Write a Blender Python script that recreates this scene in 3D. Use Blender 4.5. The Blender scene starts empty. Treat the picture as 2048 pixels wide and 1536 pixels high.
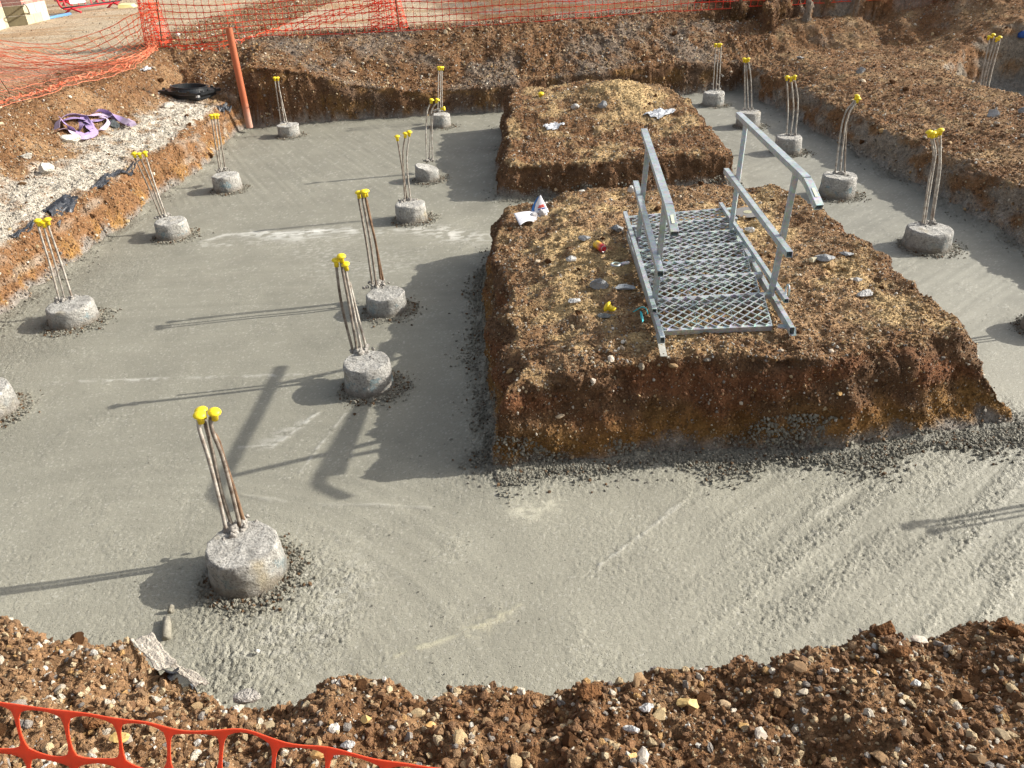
import bpy, math, random
import numpy as np
from mathutils import Vector, Matrix, Euler

random.seed(7); RNG = np.random.default_rng(11)
S = bpy.context.scene
COL = S.collection

# ------------------------------------------------------------------ camera
# site axes: X across the trenches, Y away from the viewer, Z up, z = 0 at the wet concrete
FPX, CAMH = 1536.0, 2.85
ROLL, HOR = math.atan(.05), (978., -150.)
def _axes():
    n = np.array([math.sin(ROLL), math.cos(ROLL)])
    d = (np.array([1024., 768.]) - np.array(HOR)) @ n
    p = math.atan(d / FPX)
    down = np.array([n[0]*math.cos(p), n[1]*math.cos(p), math.sin(p)])
    t = np.array([HOR[0]-1024, HOR[1]-768, FPX]); f = t/np.linalg.norm(t)
    f = f - down*(f @ down); f /= np.linalg.norm(f)
    return np.cross(down, f), f, -down
AR, AF, AU = _axes()
cam_d = bpy.data.cameras.new('camera'); cam = bpy.data.objects.new('camera', cam_d); COL.objects.link(cam)
cam_d.sensor_width = 36; cam_d.lens = 36*FPX/2048; cam_d.clip_start = .05; cam_d.clip_end = 1000
cam.matrix_world = Matrix(((AR[0], -AR[1], -AR[2], 0), (AF[0], -AF[1], -AF[2], 0), (AU[0], -AU[1], -AU[2], CAMH), (0, 0, 0, 1)))
S.camera = cam

# ------------------------------------------------------------------ sky, sun, exposure
SUNV = Vector((1.84, .30, 1.0)).normalized()          # towards the sun
el = math.asin(SUNV.z); az = math.atan2(SUNV.x, SUNV.y)
world = bpy.data.worlds.new('World'); S.world = world; world.use_nodes = True
wn = world.node_tree; wn.nodes.clear()
sky = wn.nodes.new('ShaderNodeTexSky'); sky.sky_type = 'NISHITA'; sky.sun_disc = False
sky.sun_elevation = el; sky.sun_rotation = az; sky.air_density = 1.0; sky.dust_density = 3.0; sky.ozone_density = .3
bg = wn.nodes.new('ShaderNodeBackground'); bg.inputs[1].default_value = .13
haz = wn.nodes.new('ShaderNodeHueSaturation'); haz.inputs['Saturation'].default_value = .45      # a milky, hazy sky
wo = wn.nodes.new('ShaderNodeOutputWorld')
wn.links.new(sky.outputs[0], haz.inputs['Color']); wn.links.new(haz.outputs[0], bg.inputs[0]); wn.links.new(bg.outputs[0], wo.inputs[0])
sl = bpy.data.lights.new('sun', 'SUN'); sl.energy = 4.5; sl.angle = math.radians(.5); sl.color = (1, .955, .87)
sun = bpy.data.objects.new('sun', sl); COL.objects.link(sun)
sun.rotation_euler = SUNV.to_track_quat('Z', 'Y').to_euler(); sun.location = (20, 3, 12)
S.view_settings.view_transform = 'Standard'; S.view_settings.look = 'None'
S.view_settings.gamma = 1; S.view_settings.use_curve_mapping = False; S.view_settings.exposure = .62
S.render.engine = 'CYCLES'

# ------------------------------------------------------------------ survey helpers
def _ray(px, py):
    v = np.array([px-1024., py-768., FPX]); return np.array([v @ AR, v @ AF, v @ AU])
def gz(px, py, z=0.):                                  # point of a photo ray at height z
    v = _ray(px, py); t = (z-CAMH)/v[2]; return Vector((v[0]*t, v[1]*t, z))
def gy(px, py, Y):                                     # point of a photo ray at distance Y
    v = _ray(px, py); t = Y/v[1]; return Vector((v[0]*t, Y, CAMH+v[2]*t))
def proj(P):
    w = P - np.array([0, 0, CAMH]); c = w[:, :1]*AR + w[:, 1:2]*AF + w[:, 2:3]*AU
    zz = np.where(c[:, 2] > .05, c[:, 2], .05)
    return 1024+FPX*c[:, 0]/zz, 768+FPX*c[:, 1]/zz, c[:, 2]

# ------------------------------------------------------------------ noise (numpy)
_P = np.random.default_rng(3).permutation(256); _P = np.concatenate([_P, _P, _P])
_G3 = np.random.default_rng(4).normal(size=(256, 3)).astype(np.float32); _G3 /= np.linalg.norm(_G3, axis=1)[:, None]
_G2a = np.random.default_rng(5).random(256)*2*np.pi
_G2 = np.stack([np.cos(_G2a), np.sin(_G2a)], 1).astype(np.float32)
def n2(x, y, seed=0):
    x = x + seed*17.31; y = y - seed*9.77
    xi = np.floor(x).astype(np.int64); yi = np.floor(y).astype(np.int64)
    xf = (x-xi); yf = (y-yi); u = xf*xf*xf*(xf*(xf*6-15)+10); v = yf*yf*yf*(yf*(yf*6-15)+10)
    def g(a, b):
        h = _P[(_P[(xi+a) & 255] + yi+b) & 255]; gg = _G2[h]; return gg[..., 0]*(xf-a)+gg[..., 1]*(yf-b)
    a = g(0, 0); b = g(1, 0); c = g(0, 1); d = g(1, 1)
    return 1.5*((a+(b-a)*u)*(1-v)+(c+(d-c)*u)*v)
def n3(x, y, z):
    xi = np.floor(x).astype(np.int64); yi = np.floor(y).astype(np.int64); zi = np.floor(z).astype(np.int64)
    xf = x-xi; yf = y-yi; zf = z-zi
    u = xf*xf*(3-2*xf); v = yf*yf*(3-2*yf); w = zf*zf*(3-2*zf)
    def g(a, b, c):
        h = _P[(_P[(_P[(xi+a) & 255]+yi+b) & 255]+zi+c) & 255]; gg = _G3[h]
        return gg[..., 0]*(xf-a)+gg[..., 1]*(yf-b)+gg[..., 2]*(zf-c)
    l = lambda a, b, t: a+(b-a)*t
    return 1.4*l(l(l(g(0, 0, 0), g(1, 0, 0), u), l(g(0, 1, 0), g(1, 1, 0), u), v),
                 l(l(g(0, 0, 1), g(1, 0, 1), u), l(g(0, 1, 1), g(1, 1, 1), u), v), w)
def fb2(x, y, f, o=4, seed=0, gain=.5):
    s = 0; a = 1.; t = 0
    for i in range(o):
        s = s+a*n2(x*f, y*f, seed+i); t += a; a *= gain; f *= 2.03
    return s/t*1.3
def sst(a, b, x):
    t = np.clip((x-a)/(b-a), 0, 1); return t*t*(3-2*t)
def seg_dist(x, y, pts):
    d = np.full(x.shape, 1e9)
    for (ax, ay), (bx, by) in zip(pts[:-1], pts[1:]):
        dx, dy = bx-ax, by-ay; t = np.clip(((x-ax)*dx+(y-ay)*dy)/(dx*dx+dy*dy+1e-12), 0, 1)
        d = np.minimum(d, np.hypot(x-ax-t*dx, y-ay-t*dy))
    return d
def poly_sdf(x, y, pts):                               # negative inside
    d = seg_dist(x, y, pts+[pts[0]]); ins = np.zeros(x.shape, bool)
    for (ax, ay), (bx, by) in zip(pts, pts[1:]+[pts[0]]):
        c = ((ay > y) != (by > y)); xx = (bx-ax)*(y-ay)/((by-ay) if by != ay else 1e-9)+ax
        ins ^= c & (x < xx)
    return np.where(ins, -d, d)

# ------------------------------------------------------------------ scene helpers
def mesh_obj(name, V, F, mat=None, parent=None, smooth=True, loc=None):
    me = bpy.data.meshes.new(name)
    if isinstance(V, np.ndarray) and isinstance(F, np.ndarray):
        me.vertices.add(len(V)); me.vertices.foreach_set('co', np.ascontiguousarray(V, np.float32).ravel())
        k = F.shape[1]; me.loops.add(F.size); me.loops.foreach_set('vertex_index', F.astype(np.int32).ravel())
        me.polygons.add(len(F)); me.polygons.foreach_set('loop_start', np.arange(0, F.size, k, dtype=np.int32))
        me.update(calc_edges=True)
    else:
        me.from_pydata([tuple(v) for v in V], [], F); me.update()
    me.polygons.foreach_set('use_smooth', [smooth]*len(me.polygons))
    if mat: me.materials.append(mat)
    o = bpy.data.objects.new(name, me); COL.objects.link(o)
    if parent: o.parent = parent
    if loc is not None: o.location = loc
    return o
def empty(name, loc=(0, 0, 0), rot=(0, 0, 0)):
    o = bpy.data.objects.new(name, None); COL.objects.link(o); o.location = loc; o.rotation_euler = rot
    o.empty_display_size = .1; return o
def tag(o, label=None, cat=None, group=None, kind=None):
    if label: o['label'] = label
    if cat: o['category'] = cat
    if group: o['group'] = group
    if kind: o['kind'] = kind
    return o
class MB:
    def __init__(s): s.V = []; s.F = []
    def add(s, V, F):
        n = len(s.V); s.V += [Vector(v) for v in V]; s.F += [tuple(i+n for i in f) for f in F]
    def box(s, c, size, M=None):
        hx, hy, hz = size[0]/2, size[1]/2, size[2]/2
        V = [Vector((x, y, z)) for x in (-hx, hx) for y in (-hy, hy) for z in (-hz, hz)]
        if M: V = [M @ v for v in V]
        V = [v+Vector(c) for v in V]
        s.add(V, [(0, 1, 3, 2), (4, 6, 7, 5), (0, 4, 5, 1), (2, 3, 7, 6), (0, 2, 6, 4), (1, 5, 7, 3)])
    def bar(s, a, b, w, h, up=(0, 0, 1), hollow=False):
        a = Vector(a); b = Vector(b); d = (b-a).normalized(); sd = d.cross(Vector(up)).normalized(); u = sd.cross(d)
        V = []
        for p in (a, b):
            for i, j in ((-1, -1), (1, -1), (1, 1), (-1, 1)): V.append(p+sd*i*w/2+u*j*h/2)
        F = [(0, 1, 5, 4), (1, 2, 6, 5), (2, 3, 7, 6), (3, 0, 4, 7)]
        if hollow:
            t = .003; n = 8
            for p, q in ((a, b), (b, a)):
                for i, j in ((-1, -1), (1, -1), (1, 1), (-1, 1)): V.append(p+sd*i*(w/2-t)+u*j*(h/2-t))
                for i, j in ((-1, -1), (1, -1), (1, 1), (-1, 1)): V.append(p+(q-p).normalized()*.05+sd*i*(w/2-t)+u*j*(h/2-t))
            for base, o0 in ((0, 8), (4, 16)):
                for k in range(4):
                    k2 = (k+1) % 4; F.append((base+k, base+k2, o0+k2, o0+k)); F.append((o0+k, o0+k2, o0+4+k2, o0+4+k))
                F.append(tuple(o0+4+k for k in range(4)))
        else: F += [(3, 2, 1, 0), (4, 5, 6, 7)]
        s.add(V, F)
    def tube(s, pts, r, n=8, rib=None, closed=False, caps=True):
        pts = [Vector(p) for p in pts]; L = len(pts); N = None; rings = []
        for i, p in enumerate(pts):
            t = (pts[(i+1) % L if closed else min(i+1, L-1)]-pts[(i-1) % L if closed else max(i-1, 0)]).normalized()
            if N is None:
                N = t.cross(Vector((0, 0, 1)));
                if N.length < .1: N = t.cross(Vector((1, 0, 0)))
            N = (N-t*N.dot(t)).normalized(); B = t.cross(N)
            rr = r[i] if isinstance(r, (list, tuple)) else r
            if rib: rr *= rib(i)
            rings.append([p+(N*math.cos(a)+B*math.sin(a))*rr for a in [2*math.pi*k/n for k in range(n)]])
        V = [v for ring in rings for v in ring]; F = []
        for i in range(L if closed else L-1):
            j = (i+1) % L
            for k in range(n): F.append((i*n+k, i*n+(k+1) % n, j*n+(k+1) % n, j*n+k))
        if caps and not closed: F.append(tuple(reversed(range(n)))); F.append(tuple((L-1)*n+k for k in range(n)))
        s.add(V, F)
    def lathe(s, prof, n=24, M=None):
        V = []; F = []
        for r, z in prof:
            for k in range(n):
                a = 2*math.pi*k/n; V.append(Vector((r*math.cos(a), r*math.sin(a), z)))
        for i in range(len(prof)-1):
            for k in range(n): F.append((i*n+k, i*n+(k+1) % n, (i+1)*n+(k+1) % n, (i+1)*n+k))
        F.append(tuple(reversed(range(n)))); F.append(tuple((len(prof)-1)*n+k for k in range(n)))
        if M: V = [M @ v for v in V]
        s.add(V, F)
    def build(s, name, mat, parent=None, smooth=False, loc=None):
        return mesh_obj(name, s.V, s.F, mat, parent, smooth, loc)
def smooth_line(pts, step):
    P = [Vector(p) for p in pts]; P = [P[0]*2-P[1]]+P+[P[-1]*2-P[-2]]; out = []
    for i in range(1, len(P)-2):
        n = max(2, int((P[i+1]-P[i]).length/step))
        for k in range(n):
            t = k/n; a, b, c, d = P[i-1:i+3]
            out.append(.5*((2*b)+(c-a)*t+(2*a-5*b+4*c-d)*t*t+(3*b-a-3*c+d)*t**3))
    out.append(P[-2]); return out

# ------------------------------------------------------------------ materials
class NT:
    def __init__(s, name):
        s.m = bpy.data.materials.new(name); s.m.use_nodes = True; s.t = s.m.node_tree
        s.b = s.t.nodes['Principled BSDF']
    def n(s, typ, **kw):
        o = s.t.nodes.new(typ)
        for k, v in kw.items():
            if k.startswith('i_'): o.inputs[k[2:].replace('_', ' ')].default_value = v
            else: setattr(o, k, v)
        return o
    def l(s, a, b): s.t.links.new(a, b)
    def coord(s, out='Object', scale=None):
        c = s.n('ShaderNodeTexCoord'); r = c.outputs[out]
        if scale:
            m = s.n('ShaderNodeMapping'); m.inputs['Scale'].default_value = scale; s.l(r, m.inputs[0]); r = m.outputs[0]
        return r
    def noise(s, sc, det=4, rough=.55, co=None):
        o = s.n('ShaderNodeTexNoise'); o.inputs['Scale'].default_value = sc; o.inputs['Detail'].default_value = det
        o.inputs['Roughness'].default_value = rough; s.l(co if co else s.coord(), o.inputs['Vector']); return o.outputs['Fac']
    def vor(s, sc, co=None, out='Distance', rnd=1.):
        o = s.n('ShaderNodeTexVoronoi'); o.inputs['Scale'].default_value = sc; o.inputs['Randomness'].default_value = rnd
        s.l(co if co else s.coord(), o.inputs['Vector']); return o.outputs[out]
    def ramp(s, fac, stops):
        o = s.n('ShaderNodeValToRGB'); e = o.color_ramp.elements
        while len(e) < len(stops): e.new(.5)
        for k, (p, c) in enumerate(stops):
            e[k].position = p; e[k].color = (c, c, c, 1) if isinstance(c, (int, float)) else (*c, 1)
        s.l(fac, o.inputs[0]); return o.outputs[0]
    def mix(s, fac, a, b, mode='MIX'):
        o = s.n('ShaderNodeMix', data_type='RGBA', blend_type=mode)
        for sock, v in ((o.inputs[0], fac), (o.inputs[6], a), (o.inputs[7], b)):
            if isinstance(v, (int, float)): sock.default_value = v
            elif isinstance(v, tuple): sock.default_value = (*v, 1)
            else: s.l(v, sock)
        return o.outputs[2]
    def math(s, op, a, b=None, c=None, clamp=False):
        o = s.n('ShaderNodeMath', operation=op); o.use_clamp = clamp
        for k, v in enumerate((a, b, c)):
            if v is None: continue
            if isinstance(v, (int, float)): o.inputs[k].default_value = v
            else: s.l(v, o.inputs[k])
        return o.outputs[0]
    def bump(s, h, strength, dist, prev=None):
        o = s.n('ShaderNodeBump'); o.inputs['Strength'].default_value = strength; o.inputs['Distance'].default_value = dist
        s.l(h, o.inputs['Height'])
        if prev is not None: s.l(prev, o.inputs['Normal'])
        return o.outputs[0]
    def attr(s, name, typ='GEOMETRY', out='Color'):
        o = s.n('ShaderNodeAttribute', attribute_name=name, attribute_type=typ); return o.outputs[out]
    def done(s, col=None, rough=.9, normal=None, metal=0, spec=.3):
        b = s.b
        if col is not None:
            if isinstance(col, tuple): b.inputs['Base Color'].default_value = (*col, 1)
            else: s.l(col, b.inputs['Base Color'])
        if isinstance(rough, (int, float)): b.inputs['Roughness'].default_value = rough
        else: s.l(rough, b.inputs['Roughness'])
        b.inputs['Metallic'].default_value = metal; b.inputs['Specular IOR Level'].default_value = spec
        if normal is not None: s.l(normal, b.inputs['Normal'])
        return s.m

def soil_material():
    m = NT('clayey_gravel_soil'); base = m.attr('tint')
    co = m.coord()
    big = m.noise(14, 5, .65, co); col = m.mix(.85, base, m.ramp(big, [(.3, .55), (.5, 1.), (.72, 1.5)]), 'MULTIPLY')
    fine = m.noise(90, 3, .7, co); col = m.mix(.8, col, m.ramp(fine, [(.3, .6), (.5, 1.), (.72, 1.55)]), 'MULTIPLY')
    # small grit: rare pale and dark grains
    nd = m.n('ShaderNodeTexNoise'); nd.inputs['Scale'].default_value = 60; nd.inputs['Detail'].default_value = 2; m.l(co, nd.inputs['Vector'])
    wv = m.n('ShaderNodeVectorMath', operation='MULTIPLY_ADD'); wv.inputs[1].default_value = (.03, .03, .03); m.l(nd.outputs['Color'], wv.inputs[0]); m.l(co, wv.inputs[2])
    vn = m.n('ShaderNodeTexVoronoi'); vn.inputs['Scale'].default_value = 80; m.l(wv.outputs[0], vn.inputs['Vector'])
    sep = m.n('ShaderNodeSeparateColor'); m.l(vn.outputs['Color'], sep.inputs[0])
    grit = m.attr('grit', out='Fac')
    pick = m.math('LESS_THAN', sep.outputs[0], m.math('MULTIPLY', grit, .28))
    grain = m.math('MULTIPLY', pick, m.math('LESS_THAN', vn.outputs['Distance'], .42))
    gc = m.ramp(sep.outputs[1], [(0, (.05, .03, .02)), (.3, (.22, .13, .07)), (.6, (.40, .29, .18)), (.85, (.50, .42, .31)), (1, (.66, .61, .52))])
    col = m.mix(m.math('MULTIPLY', grain, .8), col, gc)
    dist = m.math('MULTIPLY', m.math('SUBTRACT', .5, vn.outputs['Distance']), m.math('ADD', .25, pick))
    nb = m.bump(fine, .7, .012); nb = m.bump(m.noise(32, 4, .7, co), .8, .03, nb)
    nb = m.bump(dist, .8, .012, nb)
    return m.done(col, .95, nb, spec=.15)
def stone_material(name='flint_stone', attrtype='INSTANCER'):
    m = NT(name); co = m.coord()
    if attrtype: base = m.attr('col', attrtype)
    else:
        oi = m.n('ShaderNodeObjectInfo')
        base = m.ramp(oi.outputs['Random'], [(0, (.17, .10, .05)), (.2, (.35, .22, .11)), (.38, (.5, .37, .2)), (.55, (.23, .2, .17)), (.7, (.62, .53, .4)), (.85, (.45, .27, .1)), (1, (.75, .7, .62))])
    nn = m.noise(3.0 if attrtype else 45, 3, .6, co)
    col = m.mix(.7, base, m.ramp(nn, [(.3, .55), (.55, 1.), (.75, 1.25)]), 'MULTIPLY')
    return m.done(col, .75, m.bump(nn, .5, .01 if not attrtype else .15), spec=.3)
def concrete_material():
    m = NT('wet_concrete'); base = m.attr('tint'); co = m.coord()
    n1 = m.noise(2.2, 5, .6, co); col = m.mix(.6, base, m.ramp(n1, [(.3, .82), (.5, 1.), (.7, 1.14)]), 'MULTIPLY')
    n4 = m.noise(160, 2, .6, co); col = m.mix(.6, col, m.ramp(n4, [(.3, .75), (.5, 1.), (.7, 1.22)]), 'MULTIPLY')
    rg = m.attr('rough', out='Fac')
    v = m.vor(85, co); pit = m.ramp(v, [(0, 0), (.14, .3), (.26, 1)])
    nz = m.noise(48, 3, .7, co)
    h = m.math('MULTIPLY', m.math('ADD', m.math('MULTIPLY', nz, .8), m.math('MULTIPLY', pit, .75)), m.math('ADD', .12, rg))
    nb = m.bump(n4, .25, .004); nb = m.bump(h, 1., .02, nb)
    return m.done(col, m.math('SUBTRACT', .72, m.math('MULTIPLY', n1, .12)), nb, spec=.35)
def simple(name, col, rough=.6, metal=0, bump=None, spec=.4, var=None):
    m = NT(name); c = col; nb = None
    if var:
        nn = m.noise(var[0], 4, .6); c = m.mix(var[1], col, m.ramp(nn, [(.3, .45), (.5, 1.), (.7, 1.35)]), 'MULTIPLY')
    if bump: nb = m.bump(m.noise(bump[0], 3, .6), bump[1], bump[2])
    return m.done(c, rough, nb, metal, spec)
def pile_material():
    m = NT('cast_pile_concrete'); co = m.coord(); oi = m.n('ShaderNodeObjectInfo')
    v = m.n('ShaderNodeVectorMath', operation='ADD'); m.l(co, v.inputs[0]); m.l(oi.outputs['Location'], v.inputs[1]); c2 = v.outputs[0]
    a = m.noise(16, 6, .7, c2); base = m.ramp(a, [(.3, (.33, .315, .28)), (.5, (.50, .48, .44)), (.68, (.66, .64, .59))])
    f = m.noise(70, 4, .7, c2); base = m.mix(.7, base, m.ramp(f, [(.36, .4), (.5, 1.08), (.7, 1.35)]), 'MULTIPLY')
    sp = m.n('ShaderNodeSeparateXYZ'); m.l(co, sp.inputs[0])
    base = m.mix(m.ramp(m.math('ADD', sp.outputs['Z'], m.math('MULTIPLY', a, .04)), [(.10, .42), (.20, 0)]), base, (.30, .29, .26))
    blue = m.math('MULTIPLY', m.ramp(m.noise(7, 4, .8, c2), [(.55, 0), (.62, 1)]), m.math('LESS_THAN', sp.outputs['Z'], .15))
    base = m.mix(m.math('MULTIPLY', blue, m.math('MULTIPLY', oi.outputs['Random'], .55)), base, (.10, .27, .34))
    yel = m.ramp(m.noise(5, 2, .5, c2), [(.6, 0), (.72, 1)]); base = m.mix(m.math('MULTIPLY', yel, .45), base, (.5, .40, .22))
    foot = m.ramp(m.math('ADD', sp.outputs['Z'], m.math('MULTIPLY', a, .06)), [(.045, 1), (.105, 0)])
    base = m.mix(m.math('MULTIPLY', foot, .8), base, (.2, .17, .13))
    nb = m.bump(a, 1., .04); nb = m.bump(f, 1., .02, nb)
    return m.done(base, .92, nb, spec=.2)
def steel_material():
    m = NT('galvanised_steel'); co = m.coord()
    v = m.vor(60, co, 'Color'); n = m.noise(9, 4, .6, co)
    col = m.mix(.25, m.ramp(n, [(.3, (.34, .38, .39)), (.7, (.50, .54, .55))]), v, 'SOFT_LIGHT')
    mud = m.ramp(m.noise(16, 5, .75, co), [(.56, 0), (.66, 1)]); sp = m.n('ShaderNodeSeparateXYZ'); m.l(m.n('ShaderNodeNewGeometry').outputs['Position'], sp.inputs[0])
    mud = m.math('MULTIPLY', mud, m.ramp(m.math('MULTIPLY', sp.outputs['Z'], .5), [(.33, .75), (.42, .12)]))
    col = m.mix(mud, col, (.22, .15, .09)); met = m.math('MULTIPLY', m.math('SUBTRACT', 1, mud), .5)
    mm = m.done(col, m.ramp(n, [(.3, .42), (.7, .6)]), m.bump(n, .1, .01), metal=.5, spec=.5); m.l(met, m.b.inputs['Metallic']); return mm
def rebar_material(name, a, b):
    m = NT(name); co = m.coord(); oi = m.n('ShaderNodeObjectInfo')
    n = m.noise(22, 4, .7, co); col = m.ramp(n, [(.35, a), (.62, b)])
    return m.done(col, .8, m.bump(m.noise(200, 2, .6, co), .5, .002), metal=.15, spec=.3)
MSOIL = soil_material(); MPEB = stone_material(); MSTONE = stone_material('loose_flint', None)
MCON = concrete_material(); MPILE = pile_material(); MSTEEL = steel_material()
MREB = rebar_material('muddy_rebar', (.13, .095, .07), (.34, .30, .25))
MREBL = rebar_material('cement_dusted_rebar', (.24, .19, .15), (.52, .49, .43))
MREBR = rebar_material('rusty_rebar', (.09, .05, .03), (.24, .15, .09))
MYEL = simple('yellow_plastic', (.84, .63, .02), .45, bump=(90, .25, .003), spec=.4, var=(55, .4))
def netting(name, col):
    m = simple(name, col, .45, spec=.4, var=(8, .12)); t = m.node_tree; tr = t.nodes.new('ShaderNodeBsdfTranslucent'); tr.inputs[0].default_value = (*col, 1)
    mx = t.nodes.new('ShaderNodeMixShader'); mx.inputs[0].default_value = .38; out = t.nodes['Material Output']
    t.links.new(t.nodes['Principled BSDF'].outputs[0], mx.inputs[1]); t.links.new(tr.outputs[0], mx.inputs[2]); t.links.new(mx.outputs[0], out.inputs[0]); return m
MORG = netting('orange_netting_plastic', (.90, .14, .055))
MORGP = netting('sun_faded_netting', (.90, .34, .19))
MORGR = netting('red_orange_netting', (.82, .085, .04))
MBLK = simple('black_plastic', (.018, .02, .022), .35, bump=(30, .2, .004), spec=.5, var=(15, .4))
MDPM = simple('black_membrane', (.03, .033, .04), .4, bump=(14, .9, .03), spec=.5, var=(12, .8))
MPIPE = NT('terracotta_pipe')
_sp = MPIPE.n('ShaderNodeSeparateXYZ'); MPIPE.l(MPIPE.coord(), _sp.inputs[0])
_n = MPIPE.noise(18, 4, .7)
_dust = MPIPE.ramp(MPIPE.math('ADD', _sp.outputs['Z'], MPIPE.math('MULTIPLY', _n, .25)), [(.25, 1), (.55, .12)])
MPIPE = MPIPE.done(MPIPE.mix(MPIPE.math('MULTIPLY', _dust, .7), (.40, .095, .03), (.48, .33, .26)), .55, None, spec=.35)
MROCK = simple('grey_rubble', (.27, .275, .28), .9, bump=(30, .9, .03), spec=.2, var=(11, .9))
MROCKW = simple('pale_rubble', (.5, .49, .47), .9, bump=(30, .9, .03), spec=.2, var=(14, .9))
MCLOD = simple('brown_clod', (.17, .082, .036), .95, bump=(55, 1, .03), spec=.1, var=(40, .9))
MMORT = simple('mortar_splash', (.36, .335, .30), .95, bump=(70, 1, .02), spec=.1, var=(50, .8))

# ------------------------------------------------------------------ the excavation as a height function
LIPPX = [(-400, 1235), (0, 1250), (60, 1254), (110, 1266), (190, 1280), (262, 1286), (300, 1312), (340, 1334), (400, 1360), (455, 1382), (520, 1394), (590, 1388), (625, 1366), (700, 1350), (765, 1352),
         (800, 1372), (870, 1385), (895, 1358), (1000, 1368), (1130, 1362), (1280, 1338), (1420, 1322), (1495, 1310), (1515, 1322), (1570, 1296), (1620, 1288), (1680, 1285),
         (1715, 1268), (1745, 1252), (1800, 1262), (1860, 1268), (1950, 1250), (1990, 1236), (2048, 1240), (2400, 1215)]
LIP = [gz(x, y, .74) for x, y in LIPPX]
LX = np.array([-40, -4.6]+[p.x for p in LIP]+[4.9, 40]); LY = np.array([LIP[0].y]*2+[p.y for p in LIP]+[LIP[-1].y]*2)
o_ = np.argsort(LX); LX = LX[o_]; LY = LY[o_]
M1 = [(-.13, 3.78), (.5, 3.8), (1., 3.82), (1.6, 3.8), (2.05, 3.78), (2.5, 3.83), (3.22, 3.93), (3.1, 4.15), (2.93, 4.6), (2.9, 5.5), (2.86, 6.5), (2.72, 7.33), (1.5, 7.5), (.2, 7.46), (-.1, 7.4), (-.2, 6.4), (-.24, 6.), (-.17, 5.)]
M2 = [(-.05, 9.10), (1.3, 9.04), (2.3, 9.06), (2.85, 9.2), (2.95, 10.), (2.8, 11.3), (2.45, 12.7), (1.5, 13.2), (.1, 12.9), (-.02, 11.)]
T2 = [tuple(gz(x, y, .47).xy) for x, y in ((1905, 143), (1940, 162), (1997, 178), (2048, 189), (2330, 218), (2330, 112), (2048, 106), (1985, 110), (1930, 127))]
def surf(x, y, want=False):
    w1 = fb2(x, y, 1.1, 3, 1)*.09; w2 = fb2(x, y, 4.5, 3, 5)*.035; wob = w1+w2
    dl = x-np.interp(y, [0, 6.3, 8.2, 10.8, 13.7, 15], [-4.6, -4.56, -4.48, -4.38, -4.38, -4.3])+wob
    dr = np.interp(y, [0, 6.9, 9, 11.4, 13.5, 15.2], [5.0, 4.97, 4.86, 4.72, 4.6, 4.5])-x+wob
    db = np.interp(x, [-5, -4.2, -2.5, 0, 2, 3.6, 5], [13.9, 13.9, 14.05, 14.15, 14.45, 14.8, 15.1])-y+wob
    dn = y-(np.interp(x, LX, LY)+.06)+w2*.5
    d1 = poly_sdf(x, y, M1)+wob*.6; d2 = poly_sdf(x, y, M2)+wob
    dt = -poly_sdf(x, y, T2)+wob
    D = np.stack([dl, dr, db, dn, d1, d2]); reg = np.argmin(D, 0); d = np.min(D, 0)
    # corners between banks: whichever bank is crossed furthest
    inside = np.maximum(d, dt); out = -inside
    rid = reg
    fence_up = sst(0, 1, 0)
    o_l = -dl; o_b = -db; o_r = -dr
    # left bank: short wall, chalk shelf, slope to road level
    hl = .46+np.clip(o_l-.25, 0, .9)*.17+sst(1.0, 1.9, o_l)*.5+sst(2, 6, o_l)*.06
    wallb = np.interp(x, [-6, -4.6, -4.32, -4.15, -3.4, -2.5, -1.3, 0, 1.8, 3.1, 4.5, 6], [.5, .55, .93, .95, .84, .56, .38, .42, .52, .55, .5, .45])
    hb = wallb+(1.2-wallb)*sst(-.1, 2.1, o_b-.05+fb2(x, y, 1.6, 3, 9)*.16)
    # right end of the back bank: lumpy undercut heap, lower ledge in front
    rr = sst(3.6, 5.2, x)
    hb2 = .45+.16*sst(.2, 1.2, y-14.9)+.40*sst(-.6, .9, y-15.7+fb2(x, y, .9, 3, 12)*.5)+.36*sst(-.02, .14+.9*sst(8.2, 9.5, x), y-16.45+fb2(x, y, 1.1, 3, 13)*.75)+.25*sst(7.5, 10.5, x)*sst(13.6, 16, y)
    hb = hb*(1-rr)+hb2*rr
    hr_ = .41+.05*sst(.3, 1.4, o_r)+.12*sst(9, 14, y)*sst(0, 1, o_r)
    hr_ = np.maximum(hr_, hb2*sst(14.3, 15.2, y)) 
    hr_ = hr_+.5*sst(12.9, 15.5, y)*sst(7.6, 9.5, x)
    hn = .72+np.clip(-dn, 0, 1.1)*.30+.06*fb2(x, y, 2.2, 3, 21)
    h1 = .60-.09*sst(.75, .05, x)+.03*fb2(x, y, 1.3, 3, 31)
    bump = np.exp(-(((x-1.75)/.62)**2+((y-11.7)/.7)**2))
    h2 = .40+.22*sst(9.5, 11.6, y)+.2*bump+.04*fb2(x, y, 1.5, 3, 33)
    H = np.choose(rid, [hl, hr_, hb, hn, h1, h2])
    # left/back corner: take the higher of the two faces that are both crossed
    both = (dl < 0) & (db < 0); H = np.where(both, np.maximum(hl, hb), H)
    bothr = (dr < 0) & (db < 0); H = np.where(bothr, np.maximum(hr_, hb), H)
    W = np.choose(rid, [.26+w1, .22+w1*.5, .12+w1*.4, .1+0*x, .17+w1, .2+w1]); W = np.clip(W, .06, .5)
    W = W+(rid == 4)*sst(.5, .1, x)*sst(3.9, 4.2, y)*.06
    front1 = (rid == 4)*sst(2.2, 3.1, x)*sst(4.4, 3.9, y); W = W+front1*.5
    t = np.clip(out/W, 0, 1); prof = 1-(1-t)**2.3
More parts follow.
